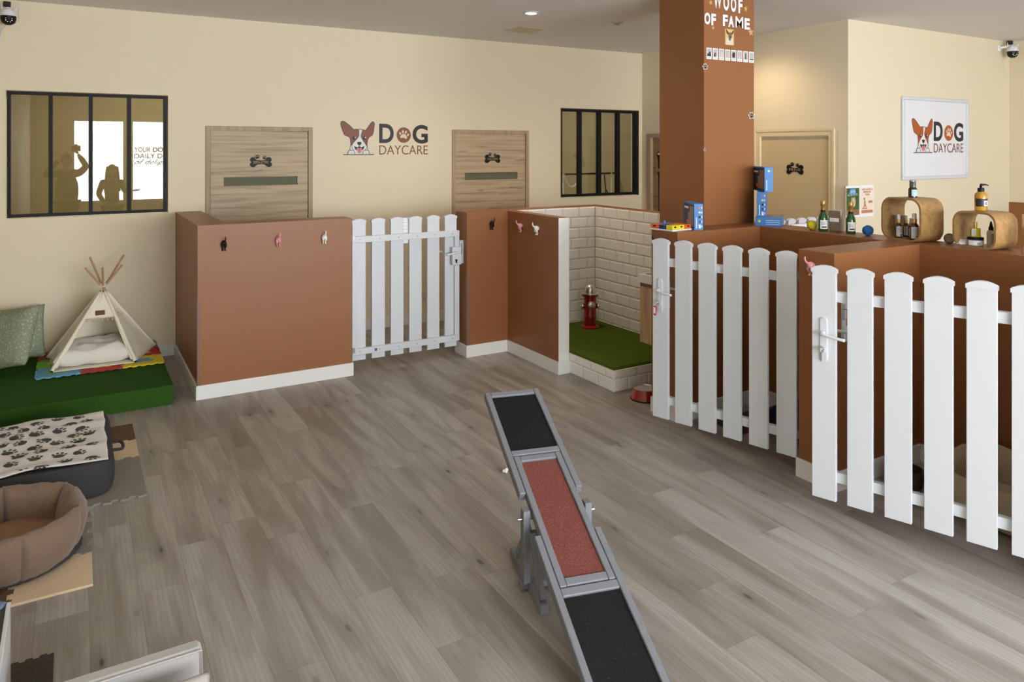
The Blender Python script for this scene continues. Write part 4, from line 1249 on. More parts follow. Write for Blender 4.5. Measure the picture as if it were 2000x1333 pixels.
def sq(t, n, a):
    """jigsaw edge wave: flared square teeth"""
    out = []
    for k in range(n):
        c = (k + .5) / n; h = .5 / n
        s = 1 if k % 2 == 0 else -1
        out += [(c - h * .80, s * a * .1), (c - h * 1.02, s * a), (c + h * 1.02, s * a), (c + h * .80, s * a * .1)]
    return out
def puzzle_outline(x0, x1, y0, y1, n=9, a=.010, edges='LRBT', m=.06):
    pts = []
    def edge(P, Q, on, flip):
        d = Vector((Q[0] - P[0], Q[1] - P[1])); nrm = Vector((d.y, -d.x)).normalized()
        pts.append(P)
        if on:
            w = sq(0, n, a)
            if flip:
                w = [(1 - t, -o_) for t, o_ in reversed(w)]
            for t, o_ in w:
                if m < t < 1 - m:
                    q = Vector(P) + d * t + nrm * o_
                    pts.append((q.x, q.y))
    edge((x0, y0), (x1, y0), 'B' in edges, False)
    edge((x1, y0), (x1, y1), 'R' in edges, False)
    edge((x1, y1), (x0, y1), 'T' in edges, True)
    edge((x0, y1), (x0, y0), 'L' in edges, True)
    return pts
PZ = {'blue': mat('foam_blue', rgb(104, 160, 194), .7, bump=.2, bscale=300), 'red': mat('foam_red', rgb(176, 44, 48), .7, bump=.2, bscale=300),
      'yellow': mat('foam_yellow', rgb(224, 198, 44), .7, bump=.2, bscale=300), 'green': mat('foam_green', rgb(116, 178, 60), .7, bump=.2, bscale=300)}
rows = [['blue', 'red', 'yellow'], ['green', 'yellow', 'red'], ['red', 'blue', 'green']]
inl = {'blue': 'green', 'red': 'yellow', 'yellow': 'blue', 'green': 'yellow'}
desc = [['front left', 'front middle', 'front right'], ['middle left', 'centre', 'middle right'], ['back left', 'back middle', 'back right']]
for r_ in range(3):
    for c_ in range(3):
        a, b = -.255 + .2895 * c_, -.255 + .2895 * (c_ + 1)
        c, d = 6.588 + .268 * r_, 6.588 + .268 * (r_ + 1)
        col = rows[r_][c_]
        cx, cy = (a + b) / 2, (c + d) / 2
        t = thing('puzzle_tile', '%s foam puzzle tile under the tent, %s of nine' % (col, desc[r_][c_]), 'foam tile', (cx, cy, .151), 0, 'coloured foam tiles under the tent')
        MB().slab(puzzle_outline(a - cx, b - cx, c - cy, d - cy, edges='LRB' + ('' if r_ == 2 else 'T')), 0, .012).build('foam', PZ[col], t)
        sh = spline([(-.07, -.03), (-.03, -.06), (.01, -.045), (.05, -.06), (.085, -.02), (.05, .0), (.06, .05), (.01, .04), (-.03, .065), (-.05, .03), (-.09, .03)], 3, True)
        MB().slab(sh, .0119, .0130).build('inset', PZ[inl[col]], t)

# tent
TZ = .166
tent = thing('tepee_tent', 'cream canvas pet tepee with wooden poles on the coloured foam tiles', 'tent', (.20, 6.98, TZ))
feet = [(-.355, -.305), (.215, -.325), (.395, .135), (.03, .395), (-.395, .150)]   # front left, front right, right, back, left
apex = Vector((.0, .0, .585))
tips = [1.40, 1.40, 1.29, 1.30, 1.30]
ttop = .915                                                        # where the cloth ends along a pole
for k, (fx, fy) in enumerate(feet):
    F_ = Vector((fx, fy, .0145))
    A = apex + Vector((-fx, -fy, 0)) * .03
    d = A - F_
    po = MB().tube([F_, F_ + d * tips[k]], .0085, 10).build('pole', M_STICK, tent, smooth=True, angle=50)
    MB().tube([F_ - d.normalized() * .008, F_ + d * .03], .0105, 10).build('pole_cap', M_BLACKP, po)
def pole_pt(k, t):
    F_ = Vector((feet[k][0], feet[k][1], .0145))
    return F_ + (apex + Vector((-feet[k][0], -feet[k][1], 0)) * .03 - F_) * t
cloth = MB()
def cl_side(k, k2, sag=.02, t0=0.0, t1=ttop, seed=0):
    ctr = (pole_pt(k, .4) + pole_pt(k2, .4)) / 2
    inw = Vector((-ctr.x, -ctr.y, 0)).normalized()
    def f(u, v):
        t = t0 + (t1 - t0) * v
        a = pole_pt(k, t); b = pole_pt(k2, t)
        p = a + (b - a) * u
        w = math.sin(PI * u)
        n_ = mnoise.noise(Vector((u * 3 + seed, v * 2.2, seed)))
        p = p + inw * (w * sag * (1 - v * .6) + .016 * w * n_)
        p.z += -.004 * w * (1 - v)
        return p
    return f
for k, k2, sd in ((1, 2, 1), (2, 3, 2), (3, 4, 3), (4, 0, 4)):
    cloth.grid(cl_side(k, k2, .022, seed=sd), 18, 22)
# outward drape of each seam (sleeve along the pole)
c1 = cloth.build('canvas', M_CANVAS, tent, smooth=True, solid=.0025)
fc = MB(); fc.grid(cl_side(0, 1, .006, .585, ttop, 5), 14, 12)
fc.build('front_header', M_CANVAS, tent, smooth=True, solid=.0025)
sl_ = MB()
for k in range(5):
    pts = [pole_pt(k, t / 12 * ttop) for t in range(13)]
    sl_.tube(pts, .0135, 10)
sl_.build('pole_sleeves', M_CANVAS, tent, smooth=True)
for k, sgn in ((0, 1), (1, -1)):
    f_ = MB()
    def flap(u, v, k=k, sgn=sgn):
        p = pole_pt(k, .02 + v * .56)
        return p + Vector((sgn * .030 * u * (1 - .4 * v), -.006 + .010 * u + .004 * math.sin(v * 9), .004))
    f_.grid(flap, 4, 16)
    f_.build('rolled_flap', M_CANVAS, tent, smooth=True, solid=.003)
# floor of the tent
MB().slab([(x * .97, y * .97) for x, y in feet], .001, .006).build('tent_floor', M_CANVAS, tent)
pm = MB()
a, b = pole_pt(0, .585), pole_pt(1, .585)
for k in range(6):
    p = a + (b - a) * ((k + .7) / 6.4)
    pm.sphere((p.x, p.y - .006, p.z - .017), .0075, 8, 6)
    pm.tube([(p.x, p.y - .006, p.z), (p.x, p.y - .006, p.z - .012)], .0012, 5)
pm.tube([a + Vector((0, -.006, 0)), b + Vector((0, -.006, 0))], .004, 6)
pm.build('pompom_trim', mat('pompom_beige', rgb(214, 190, 158), .9), tent, smooth=True)
q = MB()
for k in range(7):
    p = pole_pt(1, .60 + .012 * math.sin(k * 2)) + (pole_pt(2, .60) - pole_pt(1, .60)) * (.12 + .09 * k)
    q.sphere((p.x + .002, p.y - .010, p.z - .002 * k), (.012, .006, .010), 8, 6)
q.build('flower_trim', mat('pompom_beige', rgb(214, 190, 158), .9), tent, smooth=True)
m_ = (pole_pt(0, .69) + pole_pt(1, .69)) / 2
MB().box(-.034, .034, -.003, .0, -.019, .019, Matrix.Translation(m_ + Vector((-.006, -.012, -.022))) @ Matrix.Rotation(R(-26), 4, 'X')).build('leather_label', mat('brown_leather', rgb(96, 66, 46), .6), tent)
tie = MB()
tie.tube([apex + Vector((.024 * math.cos(t * .7), .024 * math.sin(t * .7), -.012 + t * .0012)) for t in range(28)], .004, 6)
tie.tube(spline([apex + Vector((-.01, -.026, -.005)), apex + Vector((-.03, -.045, .01)), apex + Vector((-.055, -.03, -.005)), apex + Vector((-.015, -.028, -.01)), apex + Vector((-.02, -.06, -.07)), apex + Vector((-.03, -.09, -.12))], 4), .0022, 5)
tie.tube(spline([apex + Vector((.01, -.026, -.005)), apex + Vector((.045, -.03, .01)), apex + Vector((.03, -.03, -.02)), apex + Vector((-.005, -.05, -.06)), apex + Vector((-.012, -.08, -.10))], 4), .0022, 5)
tie.build('tie_cord', M_COTTON, tent, smooth=True)

def pillow_fn(w, d, h, seed=0, wr=.006, px=.55, pin=.07, flat=0.0):
    def surf(s):
        def f(u, v):
            a, b = 2 * u - 1, 2 * v - 1
            x = w / 2 * a * (1 - pin * (1 - b * b) * a * a)
            y = d / 2 * b * (1 - pin * (1 - a * a) * b * b)
            k = max(0.0, (1 - a ** 4) * (1 - b ** 4)) ** px
            z = s * h / 2 * k
            n_ = mnoise.noise(Vector((x * 9 + seed, y * 9, s + seed))) + .5 * mnoise.noise(Vector((x * 22 + seed, y * 22, s)))
            z += wr * n_ * min(1, k * 1.5)
            if s < 0 and flat:
                z = max(z, -h / 2 * flat)
            return (x, y, z)
        return f
    return surf
def pillow(name, w, d, h, m, parent=None, M=None, seed=0, wr=.006, loc=None, rotz=0, px=.55, pin=.07, flat=0, n=26):
    mb = MB(); s = pillow_fn(w, d, h, seed, wr, px, pin, flat)
    mb.grid(s(1), n, n, M=M).grid(s(-1), n, n, M=M)
    o = mb.build(name, m, parent, smooth=True, loc=loc, rotz=rotz)
    bm = bmesh.new(); bm.from_mesh(o.data); bmesh.ops.remove_doubles(bm, verts=bm.verts, dist=.0008); bmesh.ops.recalc_face_normals(bm, faces=bm.faces)
    bm.to_mesh(o.data); bm.free(); o.data.polygons.foreach_set('use_smooth', [True] * len(o.data.polygons))
    return o
o = pillow('tent_cushion', .56, .50, .16, M_COTTON, None, None, 3, .022, (.135, 6.945, TZ + .072), -.02, .42, .05, .75)
tag(o, 'puffy white cushion lying inside the cream tepee', 'cushion')
# sage pillows leaning on the wall
def lean_pillow(lab, loc, rx, rz, ry=0, w=.42, h=.13, seed=1):
    Mx = Matrix.Rotation(rz, 4, 'Z') @ Matrix.Rotation(rx, 4, 'X') @ Matrix.Rotation(ry, 4, 'Y')
    o = pillow('scatter_pillow', w, w, h, M_SAGE, None, Mx, seed, .005, loc, 0)
    return tag(o, lab, 'pillow', 'sage flower pillows on the turf platform')
lean_pillow('sage green flowered pillow standing in the back against the wall', (-.425, 7.20, .385), R(72), R(6), R(-6), .43, .12, 4)
lean_pillow('sage green flowered pillow leaning in front, nearest of the two', (-.455, 6.92, .404), R(58), R(-18), R(-27), .48, .15, 8)

# ------------------------------------------------------------------ grey dog mattress with paw blanket
gm = thing('dog_mattress', 'charcoal rectangular dog mattress on grey and brown foam tiles', 'dog bed', (-.30, 4.99, .012))
mw, md, mh = .98, .90, .185
def mat_surface(u, v):
    # u around the outline, v from bottom to top
    a = 2 * PI * u
    ca, sa = math.cos(a), math.sin(a)
    p = .22
    x = mw / 2 * math.copysign(abs(ca) ** p, ca); y = md / 2 * math.copysign(abs(sa) ** p, sa)
    t = PI * v - PI / 2
    bulge = max(0, math.cos(t)) ** .5
    k = 1 - .07 * (1 - bulge)
    n_ = .006 * mnoise.noise(Vector((x * 8, y * 8, v * 4)))
    return (x * k + n_, y * k + n_, mh / 2 + mh / 2 * math.copysign(abs(math.sin(t)) ** .55, math.sin(t)))
mb = MB(); mb.grid(mat_surface, 96, 14, closed_u=True)
def mtop(x, y):
    return .002 + mh + .010 * mnoise.noise(Vector((x * 4.2, y * 4.2, 3))) + .012 * mnoise.noise(Vector((x * 1.5, y * 11, 7)))
mb.grid(lambda u, v: ((u - .5) * mw * .94, (v - .5) * md * .94, mh - .002), 2, 2)
mb.build('body', M_DARKF, gm, smooth=True, angle=60)
MB().tube(spline([(mw / 2 - .01, .0, .13), (mw / 2 + .045, -.005, .125), (mw / 2 + .048, -.09, .115), (mw / 2 - .01, -.10, .12)], 5), .009, 8).build('handle', M_DARKF, gm, smooth=True)
bk = thing('paw_blanket', 'pale fleece blanket with grey paw prints spread over the charcoal mattress', 'blanket', (-.30, 4.99, .012))
bw, bd = .455, .425
def bz(x, y):
    ex = max(0, abs(x) - .40); ey = max(0, -y - .38)
    return mtop(x, y) + .005 - .6 * ex * ex - .06 * ey
def bfn(u, v):
    x = -bw + 2 * bw * u; y = -bd + 2 * bd * v
    xx = x + .010 * mnoise.noise(Vector((0, y * 6, 2))) * (abs(x) / bw); yy = y + (.014 * mnoise.noise(Vector((x * 5, 0, 5))) + .020 * mnoise.noise(Vector((x * 2.2, 3, 9))) + .012 * math.sin(x * 16)) * (abs(y) / bd)
    return (xx, yy, bz(x, y))
mb = MB(); mb.grid(bfn, 60, 60)
mb.build('fleece', M_FLEECE, bk, smooth=True, solid=.004)
pp = MB(); rr = random.Random(11)
pos = []
for j in range(8):
    for i in range(8):
        x = -bw + .05 + i * .112 + (.056 if j % 2 else 0) + rr.uniform(-.015, .015); y = -bd + .055 + j * .106 + rr.uniform(-.014, .014)
        if x < bw - .04:
            pos.append((x, y, rr.uniform(0, 2 * PI), rr.uniform(.072, .090)))
def ell(cx, cy, rx, ry, rot, n=12):
    c = pp
    vs = [(cx, cy)]
    for ring in (.55, 1.0):
        for k in range(n):
            a = 2 * PI * k / n; x = rx * math.cos(a) * ring; y = ry * math.sin(a) * ring
            vs.append((cx + x * math.cos(rot) - y * math.sin(rot), cy + x * math.sin(rot) + y * math.cos(rot)))
    fs = [(0, 1 + k, 1 + (k + 1) % n) for k in range(n)] + [(1 + k, 1 + n + k, 1 + n + (k + 1) % n, 1 + (k + 1) % n) for k in range(n)]
    pp.add([(x, y, bz(x, y) + .0035) for x, y in vs], fs)
for x, y, r_, s in pos:
    ell(x, y, s * .36, s * .27, r_)
    for tx, ty, a in ((-.38, .26, .4), (-.14, .44, .1), (.14, .44, -.1), (.38, .26, -.4)):
        ell(x + s * (tx * math.cos(r_) - ty * math.sin(r_)), y + s * (tx * math.sin(r_) + ty * math.cos(r_)), s * .10, s * .135, r_ + a, 8)
o = pp.build('paw_prints', M_PAWG, bk, smooth=True); o['kind'] = 'stuff'

# ------------------------------------------------------------------ foam floor tiles on the left
def foam_tile(lab, x0, x1, y0, y1, m, edges='LRBT', group='plain foam floor tiles', n=7, z=0.0, tiltx=None):
    cx, cy = (x0 + x1) / 2, (y0 + y1) / 2
    o = MB().slab(puzzle_outline(x0 - cx, x1 - cx, y0 - cy, y1 - cy, n, .011, edges), 0, .011).build('foam_tile', m, None, loc=(cx, cy, z))
    return tag(o, lab, 'foam tile', group)
FB = mat('foam_brown', rgb(94, 70, 54), .8, bump=.25, bscale=260); FC = mat('foam_cream', rgb(208, 184, 152), .8, bump=.25, bscale=260); FG = mat('foam_grey', rgb(132, 124, 114), .8, bump=.25, bscale=260)
foam_tile('brown foam tile behind the mattress corner, farthest of the strip', .04, .335, 5.345, 5.66, FB, 'LB')
foam_tile('cream foam tile beside the mattress handle', .04, .335, 5.045, 5.345, FC, 'LBT')
foam_tile('upper grey foam tile right of the charcoal mattress', .04, .335, 4.755, 5.045, FG, 'LBT')
foam_tile('lower grey foam tile with a toothed edge right of the mattress', .04, .335, 4.465, 4.755, FG, 'LBT')
foam_tile('grey foam tile sticking out right of the brown dog bed', -.235, .062, 3.955, 4.40, FG, 'LRBT')
foam_tile('cream foam tile in front of the brown dog bed', -.235, .066, 3.66, 3.955, FC, 'LT')
foam_tile('brown foam tile at the left frame edge under the brown bed', -.530, -.235, 3.66, 3.955, FB, 'RT')
foam_tile('grey foam tile hidden mostly under the brown dog bed', -.530, -.235, 3.955, 4.40, FG, 'RBT')

# ------------------------------------------------------------------ brown bolster bed
bb = thing('bolster_bed', 'taupe padded dog bed with six bolsters at the left edge', 'dog bed', (-.255, 4.06, .011), R(0))
RX, RY = .232, .255
seams = [100, 40, -20, -78, -140, 160]
def bolster_seg(a0, a1, seed):
    if a1 > a0:
        a1 -= 360
    def f(u, v):
        a = R(a0 + (a1 - a0) * v)
        # hexagonal: straight chord between seams blended with the arc
        A = Vector((RX * math.cos(R(a0)), RY * math.sin(R(a0)))); B = Vector((RX * math.cos(R(a1)), RY * math.sin(R(a1))))
        arc_ = Vector((RX * math.cos(a), RY * math.sin(a)))
        c = (A + (B - A) * v) * .35 + arc_ * .65
        n_ = Vector((math.cos(a), math.sin(a)))
        k = .30 + .70 * math.sin(PI * min(1, max(0, v))) ** .38
        t = 2 * PI * u
        rx_, rz_ = .060 * k, .112 * (.90 + .10 * k)
        out = .022 * (math.sin(t) + 1) + .012 * (1 - k)
        w = .006 * mnoise.noise(Vector((math.cos(t) * 1.2 + seed, math.sin(t) * 1.2, v * 4))) + .004 * mnoise.noise(Vector((u * 6, v * 9, seed)))
        rr_ = 1 + w * 12
        p = c + n_ * (rx_ * math.cos(t) * rr_ + out)
        return (p.x, p.y, max(.004, .112 + rz_ * math.sin(t) * rr_ + .020 * max(0, math.sin(t)) * (1 - k)))
    return f
for k in range(6):
    mb = MB(); mb.grid(bolster_seg(seams[k], seams[(k + 1) % 6], k * 3.1), 20, 26, closed_u=True)
    mb.build('bolster', M_TAUPE, bb, smooth=True)
mb = MB()
def inner(u, v):
    a = 2 * PI * u; r_ = v
    x = RX * 1.02 * r_ * math.cos(a); y = RY * 1.02 * r_ * math.sin(a)
    return (x, y, .075 + .035 * (1 - r_ ** 3) + .006 * mnoise.noise(Vector((x * 9, y * 9, 2))))
mb.grid(inner, 48, 12, closed_u=True)
mb.build('cushion', mat('taupe_cushion', rgb(138, 104, 76), .85, var=.05, bump=.3, bscale=120), bb, smooth=True)
MB().lathe([(.01, 0), (.255, 0), (.285, .02), (.26, .05), (.01, .05)], 40).build('black_base', M_DARKF, bb, smooth=True)

# ------------------------------------------------------------------ furniture cut by the lower left edge
t = thing('pet_crate', 'dark topped storage box with a white side panel at the lower left edge', 'box', (-.20, 2.84, 0))
MB().bbox(-.36, 0, -.28, .16, .330, .345, .002).bbox(-.36, 0, -.28, .16, 0, .014, .002).bbox(-.36, -.345, -.28, .16, .014, .330, .002).bbox(-.36, 0, .145, .16, .014, .330, .002).build('carcass', mat('crate_charcoal', rgb(62, 62, 60), .6), t)
MB().bbox(0, .012, -.28, .175, 0, .352, .002).build('side_panel', mat('crate_white', rgb(206, 206, 208), .4), t)
MB().tube(spline([(-.36, .17, .345), (-.20, .19, .345), (-.06, .19, .345), (-.005, .165, .34)], 4), .018, 10).build('back_lip', mat('blue_grey_plastic', rgb(92, 104, 132), .4), t, smooth=True)
o = MB().slab(puzzle_outline(-.10, .10, -.16, .16, 9, .006, 'T'), 0, .010).build('floor_mat', mat('dark_carved_mat', rgb(62, 56, 48), .9, var=.25, scale=40, bump=.8, bscale=60), None, loc=(-.168, 3.075, 0))
tag(o, 'small dark textured mat on the floor between the box and the grey sofa', 'mat')
t = thing('dog_sofa', 'light grey velvet dog sofa whose back edge enters at the bottom left', 'sofa', (.12, 2.36, 0))
MB().bbox(-.27, .235, .215, .275, .03, .266, .012).build('backrest', M_GREYSOFA, t, smooth=True, angle=40)
MB().tube([(-.26, .212, .260), (.232, .212, .260), (.236, .212, .05)], .004, 6).build('piping', M_GREYSOFA, t)
MB().bbox(-.27, .235, -.30, .215, .03, .12, .012).build('seat', M_GREYSOFA, t, smooth=True, angle=40)
MB().bbox(-.27, -.21, -.30, .215, .12, .27, .012).build('armrest', M_GREYSOFA, t, smooth=True, angle=40)
MB().bbox(.175, .235, -.30, .06, .12, .20, .012).build('armrest', M_GREYSOFA, t, smooth=True, angle=40)
ft = [(-.23, .24), (.20, .24), (-.23, -.26), (.20, -.26)]
for x, y in ft:
    MB().lathe([(.014, 0), (.018, .032)], 12, None, x, y).build('foot', M_BLACKP, t)
Mx = Matrix.Rotation(R(38), 4, 'X') @ Matrix.Rotation(R(-4), 4, 'Z')
o = pillow('sofa_cushion', .34, .26, .09, mat('pale_grey_fabric', rgb(182, 176, 170), .9, bump=.2, bscale=120), None, Mx, 9, .005, (.187, 2.388, .172), 0)
tag(o, 'pale grey cushion leaning on the back of the grey dog sofa', 'cushion')

# ------------------------------------------------------------------ inside the pens
t = thing('fleece_bed', 'beige fleece dog bed with raised rim behind the nearest gate', 'dog bed', (4.12, 1.95, 0))
def rim(u, v):
    a = 2 * PI * u; ca, sa = math.cos(a), math.sin(a)
    p = .55
    cx = .20 * math.copysign(abs(ca) ** p, ca); cy = .30 * math.copysign(abs(sa) ** p, sa)
    t_ = 2 * PI * v
    hgt = .10 + .05 * max(0, sa * .4 + ca * .6)
    k = 1 + .08 * mnoise.noise(Vector((a * 1.5, v * 3, 0)))
    return (cx + ca * .055 * math.cos(t_) * k, cy + sa * .055 * math.cos(t_) * k, max(.002, hgt * (1 + math.sin(t_)) * k))
MB().grid(rim, 64, 14, closed_u=True).build('rim', M_BEIGE, t, smooth=True)
MB().grid(lambda u, v: (.20 * v * math.copysign(abs(math.cos(2 * PI * u)) ** .55, math.cos(2 * PI * u)), .30 * v * math.copysign(abs(math.sin(2 * PI * u)) ** .55, math.sin(2 * PI * u)), .085 + .03 * (1 - v * v)), 48, 10, closed_u=True).build('cushion', M_BEIGE, t, smooth=True)
t = thing('nest_bed', 'dark brown pet basket on the floor behind the nearest gate', 'pet basket', (3.98, 2.44, 0))
MB().lathe([(.06, 0), (.085, .015), (.10, .07), (.092, .105), (.084, .105), (.086, .06), (.06, .02), (.01, .02)], 28).build('basket', mat('dark_wicker', rgb(66, 44, 32), .7, var=.3, scale=60, bump=.5), t, smooth=True, angle=60)
o = pillow('black_dog_bed', .42, .50, .20, mat('black_plush', rgb(22, 21, 22), .9, var=.2, bump=.4, bscale=80), None, None, 6, .010, (4.135, 3.16, .094), 0, .4, .03, .9)
tag(o, 'black plush dog bed behind the red-tag gate', 'dog bed')
t = thing('floor_blanket', 'dark brown flat mat on the floor behind the red-tag gate', 'mat', (3.98, 3.55, 0))
MB().slab([(-.22, -.12), (.30, -.12), (.30, .14), (-.20, .14)], 0, .012).build('mat', mat('dark_brown_mat', rgb(74, 54, 44), .9), t)

# ------------------------------------------------------------------ toy tray and boxes on the partition
O_ORG = mat('toy_orange', rgb(220, 98, 40), .45); O_YEL = mat('toy_yellow', rgb(226, 208, 40), .45); O_NAV = mat('toy_navy', rgb(28, 48, 120), .45); O_BLU = mat('toy_blue', rgb(70, 120, 186), .45)
t = thing('puzzle_toy', 'square dog puzzle toy with orange, yellow and navy drawers on a white base', 'toy', (3.577, 3.868, LOW), R(7.5))
MB().bbox(0, .213, 0, .205, 0, .010, .002).build('base', M_WHP, t)
def drawer(x0, x1, y0, y1, m, side):
    d = MB().bbox(x0, x1, y0, y1, .010, .040, .002).build('drawer', m, t)
    if side == 'f':
        MB().prism(circ((x0 + x1) / 2, .028, .014, .006, 14), y0 - .001, y0 + .002).build('finger_hole', mat('toy_hole', rgb(50, 30, 20), .6, var=0), d)
    else:
        Mx = Matrix.Rotation(R(-90), 4, 'Z')
        MB().prism([(-(y0 + y1) / 2 + p[0], p[1]) for p in circ(0, .028, .014, .006, 14)], x0 - .001, x0 + .002, Matrix.Rotation(R(-90), 4, 'Z')).build('finger_hole', mat('toy_hole', rgb(50, 30, 20), .6, var=0), d)
drawer(.004, .066, .004, .060, O_YEL, 'f'); drawer(.070, .135, .004, .060, O_YEL, 'f'); drawer(.140, .209, .004, .060, O_ORG, 'f')
drawer(.004, .070, .064, .125, O_NAV, 's'); drawer(.004, .070, .129, .201, O_ORG, 's')
drawer(.076, .209, .066, .130, O_ORG, ''); drawer(.076, .209, .134, .201, O_BLU, '')
MB().lathe([(.010, .040), (.010, .052), (.005, .060)], 12, None, .11, .165).build('knob', O_BLU, t)

BL, BH, BT = .30, .186, .064
def toy_box(lab, loc, rotz, up='stand', icons=True):
    """carton of thickness BT; local front (-Y) is the narrow printed end"""
    t = thing('toy_box', lab, 'box', loc, rotz, 'blue dog toy cartons')
    x, y, z = (BT, BL, BH) if up == 'stand' else (BH, BL, BT)
    MB().bbox(0, x, 0, y, 0, z, .0012).build('carton', M_BLUEBOX, t)
    # big printed face on the left side
    if up == 'stand':
        p = MB().box(-.0008, 0, .012, y - .012, .010, z - .010).build('printed_face', M_NAVY, t)
        MB().box(-.0014, -.0008, .016, .120, .02, z * .88).box(-.0014, -.0008, .120, .160, .02, z * .62).build('dog_picture', M_GREYCARD, p)
        MB().box(-.0014, -.0008, .14, .20, .03, .06).build('orange_patch', O_ORG, p)
        MB().box(-.0014, -.0008, .15, .26, z - .045, z - .03).build('title_bar', M_PAPER, p)
        cols = (O_ORG, O_YEL, M_BLACKP, M_NAVY, M_PAPER)
        if not icons:
            MB().prism(circ(x * .50, z - .030, .009, .009, 12), -.0008, 0).build('round_logo', O_YEL, t)
        for k in range(5 if icons else 0):
            zc = z - .028 - k * .033
            if k == 4:
                MB().box(x * .50, x * .72, -.0008, 0, zc - .014, zc + .012).build('toy_icon', cols[k], t)
            else:
                MB().prism(circ(x * .60, zc, .008, .009, 8, k), -.0008, 0).build('toy_icon', cols[k], t)
            MB().box(x * .80, x * .88, -.0008, 0, zc - .008, zc + .008).build('caption', M_PAPER, t)
        MB().box(x * .22, x * .30, -.0008, 0, .012, z * .48).build('caption', M_PAPER, t)
    else:
        MB().box(.01, x - .01, .01, y - .01, z, z + .0008).build('printed_face', M_GREYCARD, t)
        MB().prism(circ(.03, z * .55, .010, .010, 12), -.0008, 0).build('round_logo', O_YEL, t)
        for k in range(3):
            MB().box(.075, x - .012, -.0008, 0, .012 + .014 * k, .017 + .014 * k).build('caption', mat('pale_blue_print', rgb(170, 200, 228), .5), t)
    return t
toy_box('blue carton standing next to the puzzle toy, left of the others', (3.783, 3.868, LOW), R(-29), 'stand')
toy_box('blue carton lying flat on the counter wall, bottom of the stack of three', (4.400, 3.862, LOW), R(-54), 'lie')
toy_box('blue carton standing upright in the middle of the stack of three', (4.420, 3.862, LOW + .066), R(-51), 'stand')
tbx = toy_box('blue carton on top of the stack of three, its dark side showing', (4.466, 3.832, LOW + .066 + .187), R(-32), 'stand', False)

# ------------------------------------------------------------------ goods on the counter wall
def bottle(lab, loc, prof, m, parts, name='bottle', group=None, cat='bottle', rotz=0):
    t = thing(name, lab, cat, loc, rotz, group)
    MB().lathe(prof, 24).build('body', m, t, smooth=True, angle=50)
    for nm, pr, mm in parts:
        MB().lathe(pr, 24).build(nm, mm, t, smooth=True, angle=50)
    return t
def label_band(t, r, z0, z1, a0, a1, m, name='label', n=14, parent=None, th=.0004):
    mb = MB()
    mb.grid(lambda u, v: ((r + th) * math.cos(R(a0 + (a1 - a0) * u)), (r + th) * math.sin(R(a0 + (a1 - a0) * u)), z0 + (z1 - z0) * v), n, 1)
    return mb.build(name, m, parent or t, recalc=True, smooth=True)
VIEW = -128      # side of the goods that faces us (degrees)
M_FOILG = M_GOLD
def piccolo(lab, loc):
    t = bottle(lab, loc, [(.012, 0), (.029, .002), (.031, .008), (.031, .092), (.028, .108), (.016, .135), (.0135, .150), (.0135, .165)], M_GREENG,
               [('foil', [(.0142, .146), (.0142, .178), (.0165, .180), (.0170, .208), (.013, .214), (.002, .215)], M_FOILG),
                ('neck_band', [(.0172, .134), (.0146, .148), (.0142, .150)], M_BLACKP)], group='small green sparkling bottles')
    lb = label_band(t, .0312, .018, .080, VIEW - 52, VIEW + 48, M_PAPER)
    for k in range(4):
        label_band(t, .0318, .064 - k * .006, .066 - k * .006, VIEW - 40, VIEW + 10, mat('grey_ink', rgb(120, 120, 124), .6), 'print', 8, lb)
    label_band(t, .0318, .028, .036, VIEW - 30, VIEW + 30, M_INK, 'print', 8, lb)
    return t
piccolo('small green bottle with gold foil, left of the metal tin', (4.488 + .022, 3.328 + .03, LOW))
piccolo('small green bottle with gold foil, right of the metal tin', (4.548, 3.170, LOW))
t = thing('metal_tin', 'upright pewter coloured tin with a white label between two green bottles', 'tin', (4.536, 3.338, LOW), R(-78))
MB().bbox(0, .092, .002, .048, 0, .150, .008).build('tin', mat('tin_side', rgb(200, 202, 204), .3, metal=.7), t, smooth=True, angle=30)
MB().bbox(.004, .088, -.004, .004, .004, .146, .003).build('lid', mat('tin_lid', rgb(122, 102, 82), .45), t, smooth=True, angle=30)
lb = MB().box(.014, .078, -.006, -.004, .070, .096).build('label', M_PAPER, t)
text_mb('TI', .026, .040, .078, .090, -.006, 0, .0005).build('word', mat('blue_ink', rgb(60, 90, 160), .6), lb)

def yarn_ball(lab, loc, r, m):
    t = thing('yarn_ball', lab, 'ball', loc)
    MB().sphere((0, 0, r), r * .96, 24, 16).build('core', m, t, smooth=True)
    rr = random.Random(int(loc[1] * 100)); mb = MB()
    for k in range(16):
        ax = Vector((rr.uniform(-1, 1), rr.uniform(-1, 1), rr.uniform(-1, 1))).normalized()
        p = ax.orthogonal().normalized(); q = ax.cross(p)
        off = rr.uniform(-.45, .45)
        rad = math.sqrt(1 - off * off)
        mb.tube([Vector((0, 0, r)) + (p * math.cos(a) + q * math.sin(a)) * r * .97 * rad + ax * off * r * .97 for a in [2 * PI * i / 24 for i in range(24)]], r * .07, 5, closed=True)
    mb.build('strands', m, t, smooth=True)
    return t
yarn_ball('yellow yarn-like ball left of the small green bottles', (4.517, 3.455, LOW), .034, mat('ball_yellow', rgb(210, 196, 40), .6, var=.2, scale=60))
yarn_ball('blue yarn-like ball right of the small green bottles', (4.535, 3.035, LOW), .034, mat('ball_blue', rgb(32, 98, 160), .6, var=.2, scale=60))

